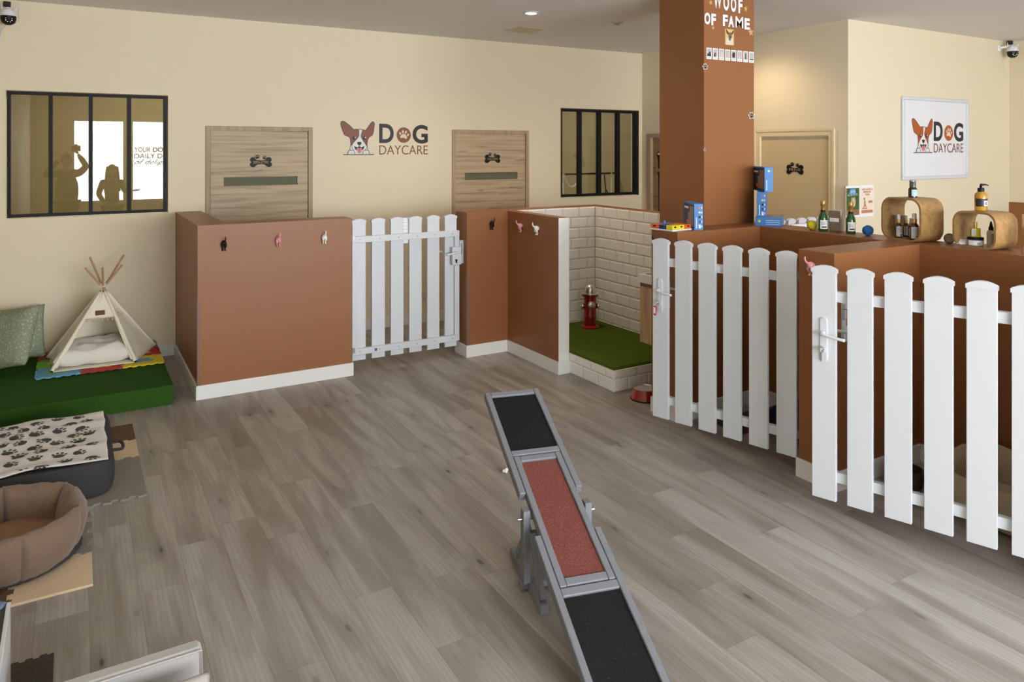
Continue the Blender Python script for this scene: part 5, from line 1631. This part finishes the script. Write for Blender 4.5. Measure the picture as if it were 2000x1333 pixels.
def ring_shelf(lab, loc, rotz, w, h, dep, r, th=.012):
    t = thing('display_ring', lab, 'display shelf', loc, rotz, 'bent wood display rings')
    def rr_(w_, h_, r_, n=8):
        out = []
        for cx, cz, a0 in ((w_ / 2 - r_, r_, -90), (w_ / 2 - r_, h_ - r_, 0), (-w_ / 2 + r_, h_ - r_, 90), (-w_ / 2 + r_, r_, 180)):
            for k in range(n + 1):
                a = R(a0 + 90 * k / n); out.append((cx + r_ * math.cos(a), cz + r_ * math.sin(a)))
        return out
    o = rr_(w, h, r); i_ = [(x, z + th) for x, z in rr_(w - 2 * th, h - 2 * th, r - th)]
    n = len(o); v = []
    for y in (0, dep):
        v += [(x, y, z) for x, z in o] + [(x, y, z) for x, z in i_]
    f = []
    for k in range(n):
        k2 = (k + 1) % n
        f += [(k, k2, n + k2, n + k), (2 * n + k, 3 * n + k, 3 * n + k2, 2 * n + k2), (k, 2 * n + k, 2 * n + k2, k2), (n + k, n + k2, 3 * n + k2, 3 * n + k)]
    MB().add(v, f).build('ring', M_BENT, t, smooth=True, angle=40)
    return t
ring_shelf('larger rounded wooden display ring with amber bottles inside, on the counter wall', (4.452, 2.758, LOW), R(-101), .300, .270, .185, .075)
ring_shelf('smaller rounded wooden display ring with a jar inside, near the right edge', (4.462, 2.325, LOW), R(-98), .262, .214, .185, .066)
Z1 = LOW + .012
def amber(lab, loc, s=1.0, r=.023, h=.10, lab_side=0):
    t = bottle(lab, loc, [(.01, 0), (r, .002), (r, h * .74), (r * .92, h * .82), (r * .5, h * .92), (r * .42, h)], M_AMBER,
               [('gold_collar', [(r * .58, h * .93), (r * .60, h * 1.14), (r * .5, h * 1.15)], M_GOLD),
                ('spray_cap', [(r * .50, h * 1.12), (r * .48, h * 1.42), (r * .36, h * 1.45), (.001, h * 1.45)], mat('cap_clear_grey', rgb(214, 210, 208), .25))],
               group='amber spray bottles in the display ring')
    lb = label_band(t, r, h * .10, h * .72, VIEW - 60, VIEW + 50, mat('label_grey', rgb(190, 186, 184), .6))
    for k in range(6):
        label_band(t, r + .0005, h * (.62 - .05 * k), h * (.635 - .05 * k), VIEW - 40, VIEW + 30, mat('grey_ink', rgb(120, 120, 124), .6), 'print', 6, lb)
    label_band(t, r + .0005, h * .14, h * .24, VIEW + 5, VIEW + 30, M_INK, 'print', 4, lb)
    return t
amber('amber spray bottle standing apart at the left inside the display ring', (4.500, 2.800, Z1), r=.0205, h=.102)
amber('tall amber spray bottle, largest and nearest inside the display ring', (4.470, 2.680, Z1), r=.0265, h=.114)
amber('amber spray bottle just left of the largest one in the ring', (4.535, 2.722, Z1), r=.021, h=.105)
amber('shortest amber bottle in the middle of the display ring group', (4.575, 2.765, Z1), r=.018, h=.085)
amber('amber bottle farthest back in the display ring group', (4.600, 2.812, Z1), r=.020, h=.094)
o = MB().bbox(0, .052, 0, .03, 0, .135, .001).build('small_carton', mat('kraft_grey', rgb(150, 130, 112), .6), None, loc=(4.565, 2.868, Z1), rotz=R(-70))
tag(o, 'slim beige carton standing behind the bottles in the display ring', 'box')
t = bottle('brown spray bottle with a pale blue label on top of the larger display ring', (4.545, 2.735, LOW + .270),
           [(.01, 0), (.0255, .002), (.0255, .052), (.022, .060), (.016, .064)], M_AMBER,
           [('black_cap', [(.0175, .062), (.0175, .078), (.014, .080), (.011, .10), (.001, .102)], M_BLACKP), ('silver_stem', [(.009, .08), (.009, .106), (.001, .107)], M_CHROME)], name='spray_bottle')
MB().lathe([(.0185, .064), (.0190, .104), (.016, .110), (.001, .111)], 24).build('clear_cover', M_CLEAR, t, smooth=True, angle=50)
lb = label_band(t, .0257, .010, .050, VIEW - 35, VIEW + 60, mat('label_sky', rgb(160, 200, 222), .5))
label_band(t, .0262, .020, .030, VIEW - 10, VIEW + 5, O_YEL, 'print', 4, lb)
M_HONEY = mat('honey_liquid', rgb(222, 168, 56), .1, var=0, trans=.55, coat=.4)
t = bottle('honey coloured pump soap bottle with black label on the smaller display ring', (4.560, 2.335, LOW + .214),
           [(.01, 0), (.0315, .002), (.033, .008), (.033, .090), (.030, .100), (.016, .112), (.013, .116)], M_HONEY,
           [('black_collar', [(.0175, .112), (.0175, .132), (.0155, .134), (.006, .135), (.006, .150), (.001, .150)], M_BLACKP)], name='soap_pump_bottle')
MB().tube([(0, 0, .138), (0, 0, .152), (.018, -.020, .153), (.026, -.029, .148)], [.0085, .008, .004, .003], 10).build('pump_nozzle', M_BLACKP, t, smooth=True)
lb = label_band(t, .0332, .026, .072, VIEW - 75, VIEW + 85, mat('label_black', rgb(40, 34, 36), .5))
lb2 = label_band(t, .0338, .029, .060, VIEW + 2, VIEW + 50, M_PAPER, 'barcode_label', 8, lb)
for k in range(7):
    label_band(t, .0343, .035, .055, VIEW + 10 + k * 4, VIEW + 12 + k * 4, M_INK, 'bar', 2, lb2)
def lying_tin(lab, loc, r, rotz):
    t = thing('round_tin', lab, 'tin', loc, rotz, 'dark round tins lying on their side')
    Mx = Matrix.Translation((0, 0, r)) @ Matrix.Rotation(R(90), 4, 'X')
    MB().lathe([(.001, -.04), (r, -.04), (r, .0), (r * .9, .002)], 30, Mx).build('tin', mat('dark_tin', rgb(44, 36, 32), .35), t, smooth=True, angle=40)
    MB().lathe([(.001, .003), (r * .86, .003), (r * .88, .001)], 30, Mx).build('lid_label', mat('tin_label', rgb(134, 112, 92), .5, var=.2, scale=60), t)
    for k in range(4):
        MB().box(-r * .5, r * .5, -.0045, -.003, r + .014 - k * .009, r + .017 - k * .009).build('print', mat('tin_print', rgb(180, 160, 136), .5), t)
lying_tin('dark round tin lying on its side between the two display rings', (4.575, 2.525, LOW), .030, R(-62))
lying_tin('dark round tin half hidden behind the larger display ring', (4.668, 2.655, LOW), .026, R(-62))
t = bottle('flat round cream jar with black lid inside the smaller display ring', (4.520, 2.345, Z1), [(.01, 0), (.040, .001), (.042, .005), (.042, .034), (.038, .036)], mat('jar_clear', rgb(200, 190, 190), .15, trans=.3),
           [('black_lid', [(.0425, .036), (.0430, .048), (.040, .050), (.001, .050)], M_BLACKP)], name='cream_jar', cat='jar')
lb = label_band(t, .0422, .006, .032, VIEW - 75, VIEW + 75, M_PAPER)
for k in range(6):
    label_band(t, .0428, .010, .022, VIEW - 12 + k * 4, VIEW - 10 + k * 4, M_INK, 'bar', 2, lb)
t = thing('perfume_bottle', 'square yellow perfume bottle with a gold cap standing on the cream jar', 'bottle', (4.520, 2.345, Z1 + .050), R(-45))
MB().bbox(-.025, .025, -.012, .012, 0, .052, .003).build('body', mat('yellow_liquid', rgb(206, 200, 20), .1, var=0, trans=.45), t)
MB().lathe([(.008, .052), (.008, .054), (.0095, .055), (.0095, .086), (.001, .087)], 20).build('gold_cap', M_GOLD, t, smooth=True, angle=40)
MB().box(-.024, -.002, -.0128, -.012, .008, .046).build('label', mat('label_grey', rgb(190, 186, 184)), t)
t = bottle('clear bottle with a black nozzle at the right inside the smaller display ring', (4.545, 2.272, Z1), [(.01, 0), (.022, .002), (.022, .082), (.018, .092), (.011, .098)], mat('clear_liquid', rgb(214, 206, 180), .1, var=0, trans=.6),
           [('black_nozzle', [(.013, .096), (.013, .112), (.010, .114), (.004, .145), (.001, .146)], M_BLACKP)], name='dropper_bottle')
label_band(t, .0222, .018, .078, VIEW - 60, VIEW + 60, mat('label_taupe', rgb(168, 156, 138), .6))
t = thing('card_stack', 'fan of white business cards inside the smaller display ring', 'cards', (4.498, 2.410, LOW + .018), 0)
for k in range(3):
    MB().box(-.028, .028, -.018, .018, 0, .001, Matrix.Translation((.004 * k, .006 * k, .006 + .004 * k)) @ Matrix.Rotation(R(-50 - 12 * k), 4, 'Z') @ Matrix.Rotation(R(28), 4, 'X')).build('card', M_PAPER, t)
t = thing('kraft_pouch', 'brown kraft paper pouch cut off by the right frame edge', 'pouch', (4.580, 2.062, LOW), R(-70))
def pouch(u, v):
    a = 2 * PI * u
    th_ = .028 * (1 - v) + .002
    return (.062 * math.copysign(abs(math.cos(a)) ** .5, math.cos(a)) * (1 - .04 * v), th_ * math.sin(a), .21 * v)
MB().grid(pouch, 36, 8, closed_u=True).build('pouch', mat('kraft_paper', rgb(176, 138, 98), .7, var=.08, bump=.2), t, smooth=True, angle=60)
MB().prism([(-.045, .035), (.045, .035), (.045, .120), (.0, .16), (-.045, .13)], -.030, -.024).build('window', mat('pouch_window', rgb(190, 180, 166), .3), t)

# ------------------------------------------------------------------ security cameras
def cctv(lab, loc, rotz, arm):
    t = thing('security_camera', lab, 'security camera', loc, rotz, 'white dome security cameras')
    MB().lathe([(.020, .062), (.034, .058), (.050, .035), (.055, .008), (.056, .0)], 30).build('housing', M_WHP, t, smooth=True, angle=50)
    hd = MB().lathe([(.055, .0), (.055, -.028), (.045, -.055), (.022, -.070), (.001, -.073)], 30).build('camera_head', M_BLACKP, t, smooth=True, angle=50)
    Mx = Matrix.Rotation(R(90 - 18), 4, 'X')
    MB().lathe([(.001, .0545), (.010, .054), (.012, .045)], 16, Matrix.Translation((0, 0, -.030)) @ Mx).build('lens', mat('lens_glass', rgb(12, 12, 16), .05), hd)
    for k in range(8):
        a = 2 * PI * (k + .5) / 8
        MB().sphere((.022 * math.cos(a), -.0505 + .006 * abs(math.sin(a)), -.032 + .020 * math.sin(a)), .0034, 8, 6).build('led', mat('led_white', rgb(240, 240, 200), .3, emit=(1, 1, .8, 1), es=.8), hd)
    for s in (-1, 1):
        MB().tube([(s * .040, .01, .038), (s * (.046 if s < 0 else .075), .02, .105)], .0048, 8).build('antenna', M_WHP, t, smooth=True)
    br = MB().tube(spline([(0, .0, .055), (0, .035, .062), (arm[0] * .6, arm[1] * .6, .055), (arm[0], arm[1] - .012, .045)], 4), [.018] * 4 + [.014] * 4 + [.013] * 5, 10)
    br.sphere((arm[0], arm[1] - .006, .045), (.022, .008, .034), 14, 8)
    br.build('wall_bracket', M_WHP, t, smooth=True)
    MB().tube(spline([(.0, .03, .02), (-.01, .05, -.07), (-.03, arm[1] - .01, -.09), (-.038, arm[1] - .006, -.14), (-.045, arm[1] - .006, -.19)], 5), .0028, 6).sphere((-.045, arm[1] - .008, -.195), (.006, .006, .014), 8, 6).build('cable', M_WHP, t, smooth=True)
    MB().bbox(-.03, .02, .03, .08, .085, .125, .003).build('junction_box', M_BLACKP, t)
    return t
cctv('white dome security camera in the top left corner of the room', (-.468, 7.25, 2.962), R(8), (.03, .152))
cctv('white dome security camera in the top right corner by the sign wall', (9.10, 4.32, 2.985), R(-38), (-.115, .06))
t = thing('camera_cable', 'thin cream cable running up the back wall beside the left camera', 'cable', (-.405, YB - .004, 2.94))
MB().tube([(0, 0, 0), (.001, 0, .17)], .003, 6).build('cable', M_CREAM, t)

# ------------------------------------------------------------------ studio lamp in the corridor
t = thing('studio_lamp', 'black studio spotlight on a stand in front of the corridor oak door', 'lamp', (5.925, 6.63, 0))
MB().tube([(0, 0, .35), (0, 0, 1.60)], .012, 10).build('pole', mat('lamp_pole', rgb(44, 44, 48), .25, metal=.8), t, smooth=True)
for k in range(3):
    a = 2 * PI * k / 3 + .5
    MB().tube([(0, 0, .55), (.38 * math.cos(a), .38 * math.sin(a), .012)], .009, 8).build('leg', M_BLACKP, t)
hd = MB().lathe([(.030, -.10), (.046, -.08), (.050, .02), (.068, .10), (.070, .105), (.062, .105), (.05, .07), (.02, .05), (.001, .048)], 28, Matrix.Translation((.045, 0, 1.735)) @ Matrix.Rotation(R(-14), 4, 'Y') @ Matrix.Rotation(R(18), 4, 'X')).build('lamp_head', M_BLACKP, t, smooth=True, angle=50)
MB().lathe([(.001, .085), (.060, .085), (.060, .095), (.001, .099)], 24, Matrix.Translation((.045, 0, 1.735)) @ Matrix.Rotation(R(-14), 4, 'Y') @ Matrix.Rotation(R(18), 4, 'X')).build('reflector', mat('lamp_reflector', rgb(220, 214, 196), .2, metal=.6), hd)
MB().sphere((-.012, -.01, 1.60), .022, 12, 8).build('clamp_knob', M_BLACKP, t, smooth=True)

# ------------------------------------------------------------------ grooming rail with chains behind the right interior window
t = thing('grooming_rail', 'black grooming rail on an upright post behind the right interior window', 'rail', (5.30, 7.92, 0))
MB().box(0, 1.19, -.012, .012, 1.545, 1.570).build('cross_bar', M_BLACK, t)
MB().bbox(1.135, 1.185, -.02, .02, 0, 1.86, .002).build('post', M_BLACK, t)
MB().bbox(0, .04, -.02, .02, 0, 1.545, .002).build('post', M_BLACK, t)
MB().box(-.05, 1.25, -.25, .25, .85, .90).build('table_top', M_GREYMET, t)
M_CHAIN = mat('white_chain', rgb(245, 240, 230), .4)
def chain(lab, pts):
    mb = MB()
    n = max(3, int(sum((Vector(a) - Vector(b)).length for a, b in zip(pts, pts[1:])) / .020))
    seg = []
    P = [Vector(p) for p in pts]
    L = [0]
    for a, b in zip(P, P[1:]):
        L.append(L[-1] + (b - a).length)
    for k in range(n + 1):
        d = L[-1] * k / n
        for i in range(len(L) - 1):
            if d <= L[i + 1] + 1e-9:
                q = P[i] + (P[i + 1] - P[i]) * ((d - L[i]) / max(1e-6, L[i + 1] - L[i])); dr = (P[i + 1] - P[i]).normalized(); break
        seg.append((q, dr))
    for k, (q, dr) in enumerate(seg):
        s_ = Vector((0, 1, 0)) if k % 2 else dr.cross(Vector((0, 1, 0))).normalized()
        mb.tube([q + dr * .014 * math.cos(a) + s_ * .010 * math.sin(a) for a in [2 * PI * i / 8 for i in range(8)]], .0036, 4, closed=True)
    o = mb.build('chain', M_CHAIN, None, smooth=True)
    return tag(o, lab, 'chain', 'white chains on the grooming rail')
chain('white chain looping down at the left of the grooming rail', spline([(5.44, 7.90, 1.55), (5.50, 7.90, 1.44), (5.56, 7.90, 1.395), (5.63, 7.90, 1.43), (5.67, 7.90, 1.55)], 5))
chain('white chain hanging straight at the far left of the grooming rail', [(5.42, 7.895, 1.55), (5.425, 7.895, 1.22)])
chain('white chain hanging straight left of the black leash', [(5.985, 7.90, 1.55), (5.99, 7.90, 1.22)])
chain('white chain hanging straight right of the black leash', [(6.22, 7.90, 1.55), (6.215, 7.90, 1.20)])
o = MB().tube(spline([(6.09, 7.895, 1.55), (6.10, 7.89, 1.42), (6.11, 7.89, 1.32), (6.09, 7.89, 1.20), (6.13, 7.89, 1.18), (6.15, 7.89, 1.28), (6.115, 7.89, 1.34)], 5), .008, 6).build('leash', M_BLACKP, None, smooth=True)
tag(o, 'black leash hanging from the grooming rail between two chains', 'leash')

# ------------------------------------------------------------------ the two people whose reflection shows in the left window
def skin_mesh(name, joints, edges, m, parent, sub=2):
    me = bpy.data.meshes.new(name); names = list(joints)
    me.from_pydata([joints[n][0] for n in names], [(names.index(a), names.index(b)) for a, b in edges], [])
    o = bpy.data.objects.new('tmp', me); COL.objects.link(o)
    md = o.modifiers.new('skin', 'SKIN'); md.use_smooth_shade = True
    for i, n in enumerate(names):
        r_ = joints[n][1]
        sv = me.skin_vertices[0].data[i]; sv.radius = r_ if isinstance(r_, tuple) else (r_, r_); sv.use_root = (i == 0)
    s_ = o.modifiers.new('sub', 'SUBSURF'); s_.levels = sub; s_.render_levels = sub
    dg = bpy.context.evaluated_depsgraph_get()
    me2 = bpy.data.meshes.new_from_object(o.evaluated_get(dg))
    bpy.data.objects.remove(o)
    me2.name = name; me2.materials.clear(); me2.materials.append(m)
    me2.polygons.foreach_set('use_smooth', [True] * len(me2.polygons))
    r = bpy.data.objects.new(name, me2); COL.objects.link(r); r.parent = parent
    return r
M_SKIN = mat('skin', rgb(196, 150, 122), .5, var=.03)
M_HAIRD = mat('dark_hair', rgb(46, 34, 28), .6, var=.2, scale=90, bump=.4, bscale=200)
M_TEE = mat('olive_shirt', rgb(70, 66, 54), .85, var=.05)
M_JEAN = mat('dark_trousers', rgb(44, 46, 54), .85, var=.08)
M_SHOE = mat('dark_shoe', rgb(34, 32, 32), .6)
def hand(parent, wrist, direction, palm_n, side, curl=.9, s=1.0):
    """palm with four curled fingers and a thumb, rooted at the wrist"""
    w = Vector(wrist); d = Vector(direction).normalized(); n_ = Vector(palm_n).normalized(); a = d.cross(n_).normalized() * side
    J = {'root': (tuple(w), (.022 * s, .014 * s)), 'palm': (tuple(w + d * .045 * s), (.034 * s, .014 * s)), 'knuckle': (tuple(w + d * .085 * s), (.036 * s, .012 * s))}
    skin_mesh('palm', J, [('root', 'palm'), ('palm', 'knuckle')], M_SKIN, parent, 2)
    for k, (o_, l_) in enumerate(((-.027, .070), (-.009, .080), (.009, .075), (.026, .060))):
        p0 = w + d * .080 * s + a * o_ * s; j = {'a': (tuple(p0), .0095 * s)}; p = p0; dd = d.copy(); pr = 'a'; ed = []
        for q in range(3):
            dd = (dd * math.cos(curl * .55) + n_ * math.sin(curl * .55)).normalized(); p = p + dd * l_ * s / 3
            nn = 'bcd'[q]; j[nn] = (tuple(p), (.0088 - .0008 * q) * s); ed.append((pr, nn)); pr = nn
        skin_mesh('finger', j, ed, M_SKIN, parent, 1)
    p0 = w + d * .025 * s - a * .026 * s
    p1 = p0 + (d * .6 - a * .6 + n_ * .4).normalized() * .032 * s; p2 = p1 + (d * .9 - a * .1 + n_ * .5).normalized() * .028 * s
    skin_mesh('thumb', {'a': (tuple(p0), .011 * s), 'b': (tuple(p1), .010 * s), 'c': (tuple(p2), .0085 * s)}, [('a', 'b'), ('b', 'c')], M_SKIN, parent, 1)
def head(parent, c, s=1.0, yaw=0.0, long_hair=False):
    Mh = Matrix.Translation(c) @ Matrix.Rotation(yaw, 4, 'Z') @ Matrix.Scale(s, 4)
    hb = MB()
    def sk(u, v):
        a = 2 * PI * u; t = PI * v - PI / 2
        ca, sa = math.cos(a), math.sin(a); ct, st = math.cos(t), math.sin(t)
        x = .076 * ct * ca; y = .095 * ct * sa; z = .118 * st
        if z < -.02:
            f = (-.02 - z) / .1; x *= 1 - .28 * f; y = y * (1 - .2 * f) + .012 * f
        if sa > .3 and abs(ca) < .5:
            y += .010 * math.exp(-((z + .03) / .03) ** 2) * (sa - .3)
        return (x, y, z)
    hb.grid(sk, 32, 20, closed_u=True, M=Mh)
    hb.tube([Mh @ Vector((0, .088, .012)), Mh @ Vector((0, .104, -.020)), Mh @ Vector((0, .110, -.030)), Mh @ Vector((0, .092, -.038))], [.008 * s, .011 * s, .014 * s, .010 * s], 8)
    for q in (-1, 1):
        hb.sphere((q * .077, -.004, -.008), (.010, .020, .032), 10, 8, Mh)
    hb.build('head', M_SKIN, parent, smooth=True)
    e = MB()
    for q in (-1, 1):
        e.sphere((q * .031, .083, .006), (.013, .009, .009), 12, 8, Mh)
    e.build('eyes', M_WHP, parent, smooth=True)
    e = MB()
    for q in (-1, 1):
        e.sphere((q * .031, .0905, .006), .0055, 10, 8, Mh)
        e.tube([Mh @ Vector((q * .017, .094, .026)), Mh @ Vector((q * .034, .093, .031)), Mh @ Vector((q * .049, .083, .025))], .0035 * s, 6)
    e.build('irises_and_brows', M_HAIRD, parent, smooth=True)
    MB().tube([Mh @ Vector((-.022, .086, -.062)), Mh @ Vector((0, .096, -.060)), Mh @ Vector((.022, .086, -.062))], [.003 * s, .007 * s, .003 * s], 8).build('mouth', mat('lips', rgb(168, 96, 90), .5), parent, smooth=True)
    hr = MB()
    def hf(u, v):
        a = 2 * PI * u; t = PI * v / 2
        ca, sa = math.cos(a), math.sin(a)
        low = -.02 if sa < .55 else .055
        k = .012 + .004 * mnoise.noise(Vector((ca * 6, sa * 6, v * 8)))
        z = low + (.132 - low) * math.sin(t)
        rr_ = math.sqrt(max(0, 1 - (max(0, z) / .134) ** 2))
        return ((.078 + k) * ca * rr_, (.096 + k) * sa * rr_, z)
    hr.grid(hf, 36, 14, closed_u=True, M=Mh)
    hr.build('hair', M_HAIRD, parent, smooth=True, solid=.004)
    if long_hair:
        lh = MB()
        def lf(u, v):
            a = PI * 1.0 + PI * 1.0 * u
            a = R(165) + R(210) * u
            k = 1 + .10 * math.sin(u * 40) * .3
            wd = .088 + .050 * v ** .6
            return (wd * math.cos(a) * k, (.100 + .020 * v) * math.sin(a) * k - .0, .09 - .50 * v)
        lh.grid(lf, 40, 16, M=Mh)
        lh.build('long_hair', M_HAIRD, parent, smooth=True, solid=.02)

def person(lab, loc, rotz, h, arms, trousers=M_JEAN, shirt=M_TEE, long_hair=False, female=False):
    t = thing('person', lab, 'person', loc, rotz)
    k = h / 1.78
    def q(x, y, z):
        return (x * k, y * k, z * k)
    sh = .185 if not female else .160
    wa = .125 if not female else .10
    J = {'pelvis': (q(0, 0, .95), ((.185 if not female else .155) * k, .12 * k)), 'waist': (q(0, .0, 1.10), ((.180 if not female else .118) * k, .125 * k)), 'chest': (q(0, -.005, 1.30), (.175 * k if not female else .135 * k, .12 * k)),
         'neckbase': (q(0, -.01, 1.455), (.085 * k, .07 * k)), 'neck': (q(0, 0, 1.53), (.052 * k, .052 * k))}
    E = [('pelvis', 'waist'), ('waist', 'chest'), ('chest', 'neckbase'), ('neckbase', 'neck')]
    for s, nm in ((-1, 'l'), (1, 'r')):
        J['hip' + nm] = (q(s * .095, 0, .88), .088 * k); J['knee' + nm] = (q(s * .11, .02, .50), .058 * k); J['ankle' + nm] = (q(s * .12, -.01, .09), .040 * k)
        E += [('pelvis', 'hip' + nm), ('hip' + nm, 'knee' + nm), ('knee' + nm, 'ankle' + nm)]
        el, wr = arms[nm]
        J['sho' + nm] = (q(s * sh, 0, 1.43), .058 * k); J['elb' + nm] = (q(*el), .042 * k); J['wri' + nm] = (q(*wr), .028 * k)
        E += [('neckbase', 'sho' + nm), ('sho' + nm, 'elb' + nm), ('elb' + nm, 'wri' + nm)]
    b = skin_mesh('body', J, E, M_SKIN, t)
    # clothing a little outside the body
    def cloth_(name, keys, ed, grow, m, subst={}):
        jj = {n: (subst.get(n, J[n][0]), (J[n][1] + grow if not isinstance(J[n][1], tuple) else (J[n][1][0] + grow, J[n][1][1] + grow))) for n in keys}
        skin_mesh(name, jj, ed, m, t)
    mid = {}
    for nm in 'lr':
        A, B = Vector(J['sho' + nm][0]), Vector(J['elb' + nm][0])
        mid['elb' + nm] = tuple(B)
        C = Vector(J['wri' + nm][0]); mid['wri' + nm] = tuple(B + (C - B) * .86)
    cloth_('shirt', ['pelvis', 'waist', 'chest', 'neckbase', 'shol', 'elbl', 'wril', 'shor', 'elbr', 'wrir'],
           [('pelvis', 'waist'), ('waist', 'chest'), ('chest', 'neckbase'), ('neckbase', 'shol'), ('shol', 'elbl'), ('elbl', 'wril'), ('neckbase', 'shor'), ('shor', 'elbr'), ('elbr', 'wrir')], .014 * k, shirt, mid)
    cloth_('trousers', ['pelvis', 'hipl', 'kneel', 'anklel', 'hipr', 'kneer', 'ankler'],
           [('pelvis', 'hipl'), ('hipl', 'kneel'), ('kneel', 'anklel'), ('pelvis', 'hipr'), ('hipr', 'kneer'), ('kneer', 'ankler')], .018 * k, trousers)
    for s in (-1, 1):
        MB().sphere((s * .122 * k, .055 * k, .040), (.046 * k, .135 * k, .040), 16, 10).build('shoe', M_SHOE, t, smooth=True)
    head(t, Vector(q(0, .018, 1.655)), k, 0, long_hair)
    return t, k
# the photographer, camera raised to the eye
pt, k = person('person in dark clothes raising a camera, seen only as a reflection in the left window', (-.13, -.50, 0), 0, 1.80,
               {'l': ((-.33, .10, 1.40), (-.08, .24, 1.72)), 'r': ((.30, .14, 1.56), (.17, .25, 1.78))})
pt['label'] = 'person raising a camera, seen only as the left reflection in the window'
hand(pt, (-.08 * k, .24 * k, 1.72 * k), (.45, .35, .7), (.6, .6, .2), 1, 1.0)
hand(pt, (.17 * k, .25 * k, 1.78 * k), (-.35, .3, .8), (-.6, .6, .1), -1, 1.0)
t = thing('held_camera', 'black camera held up by the photographer in the window reflection', 'camera', (.01, -.235, 1.895), 0)
MB().bbox(-.070, .070, -.035, .035, -.045, .050, .008).bbox(-.03, .03, -.03, .035, .05, .075, .008).build('camera_body', M_BLACKP, t)
MB().lathe([(.034, .0), (.036, .05), (.034, .09), (.030, .092), (.028, .085), (.001, .083)], 24, Matrix.Translation((0, .03, 0)) @ Matrix.Rotation(R(-90), 4, 'X')).build('lens', M_BLACKP, t, smooth=True, angle=50)
wt, k = person('person with long hair beside the photographer, seen only as a reflection', (.575, -.42, 0), R(-8), 1.60,
               {'l': ((-.24, -.02, 1.20), (-.16, .12, 1.02)), 'r': ((.24, .03, 1.22), (.34, .20, 1.26))}, long_hair=True, female=True, shirt=mat('dark_top', rgb(52, 46, 44), .85))
hand(wt, (-.16 * k, .12 * k, 1.02 * k), (.3, .8, -.1), (.2, .1, 1), 1, .8, .9)
hand(wt, (.34 * k, .20 * k, 1.26 * k), (.55, .6, -.05), (0, 0, 1), -1, .4, .9)
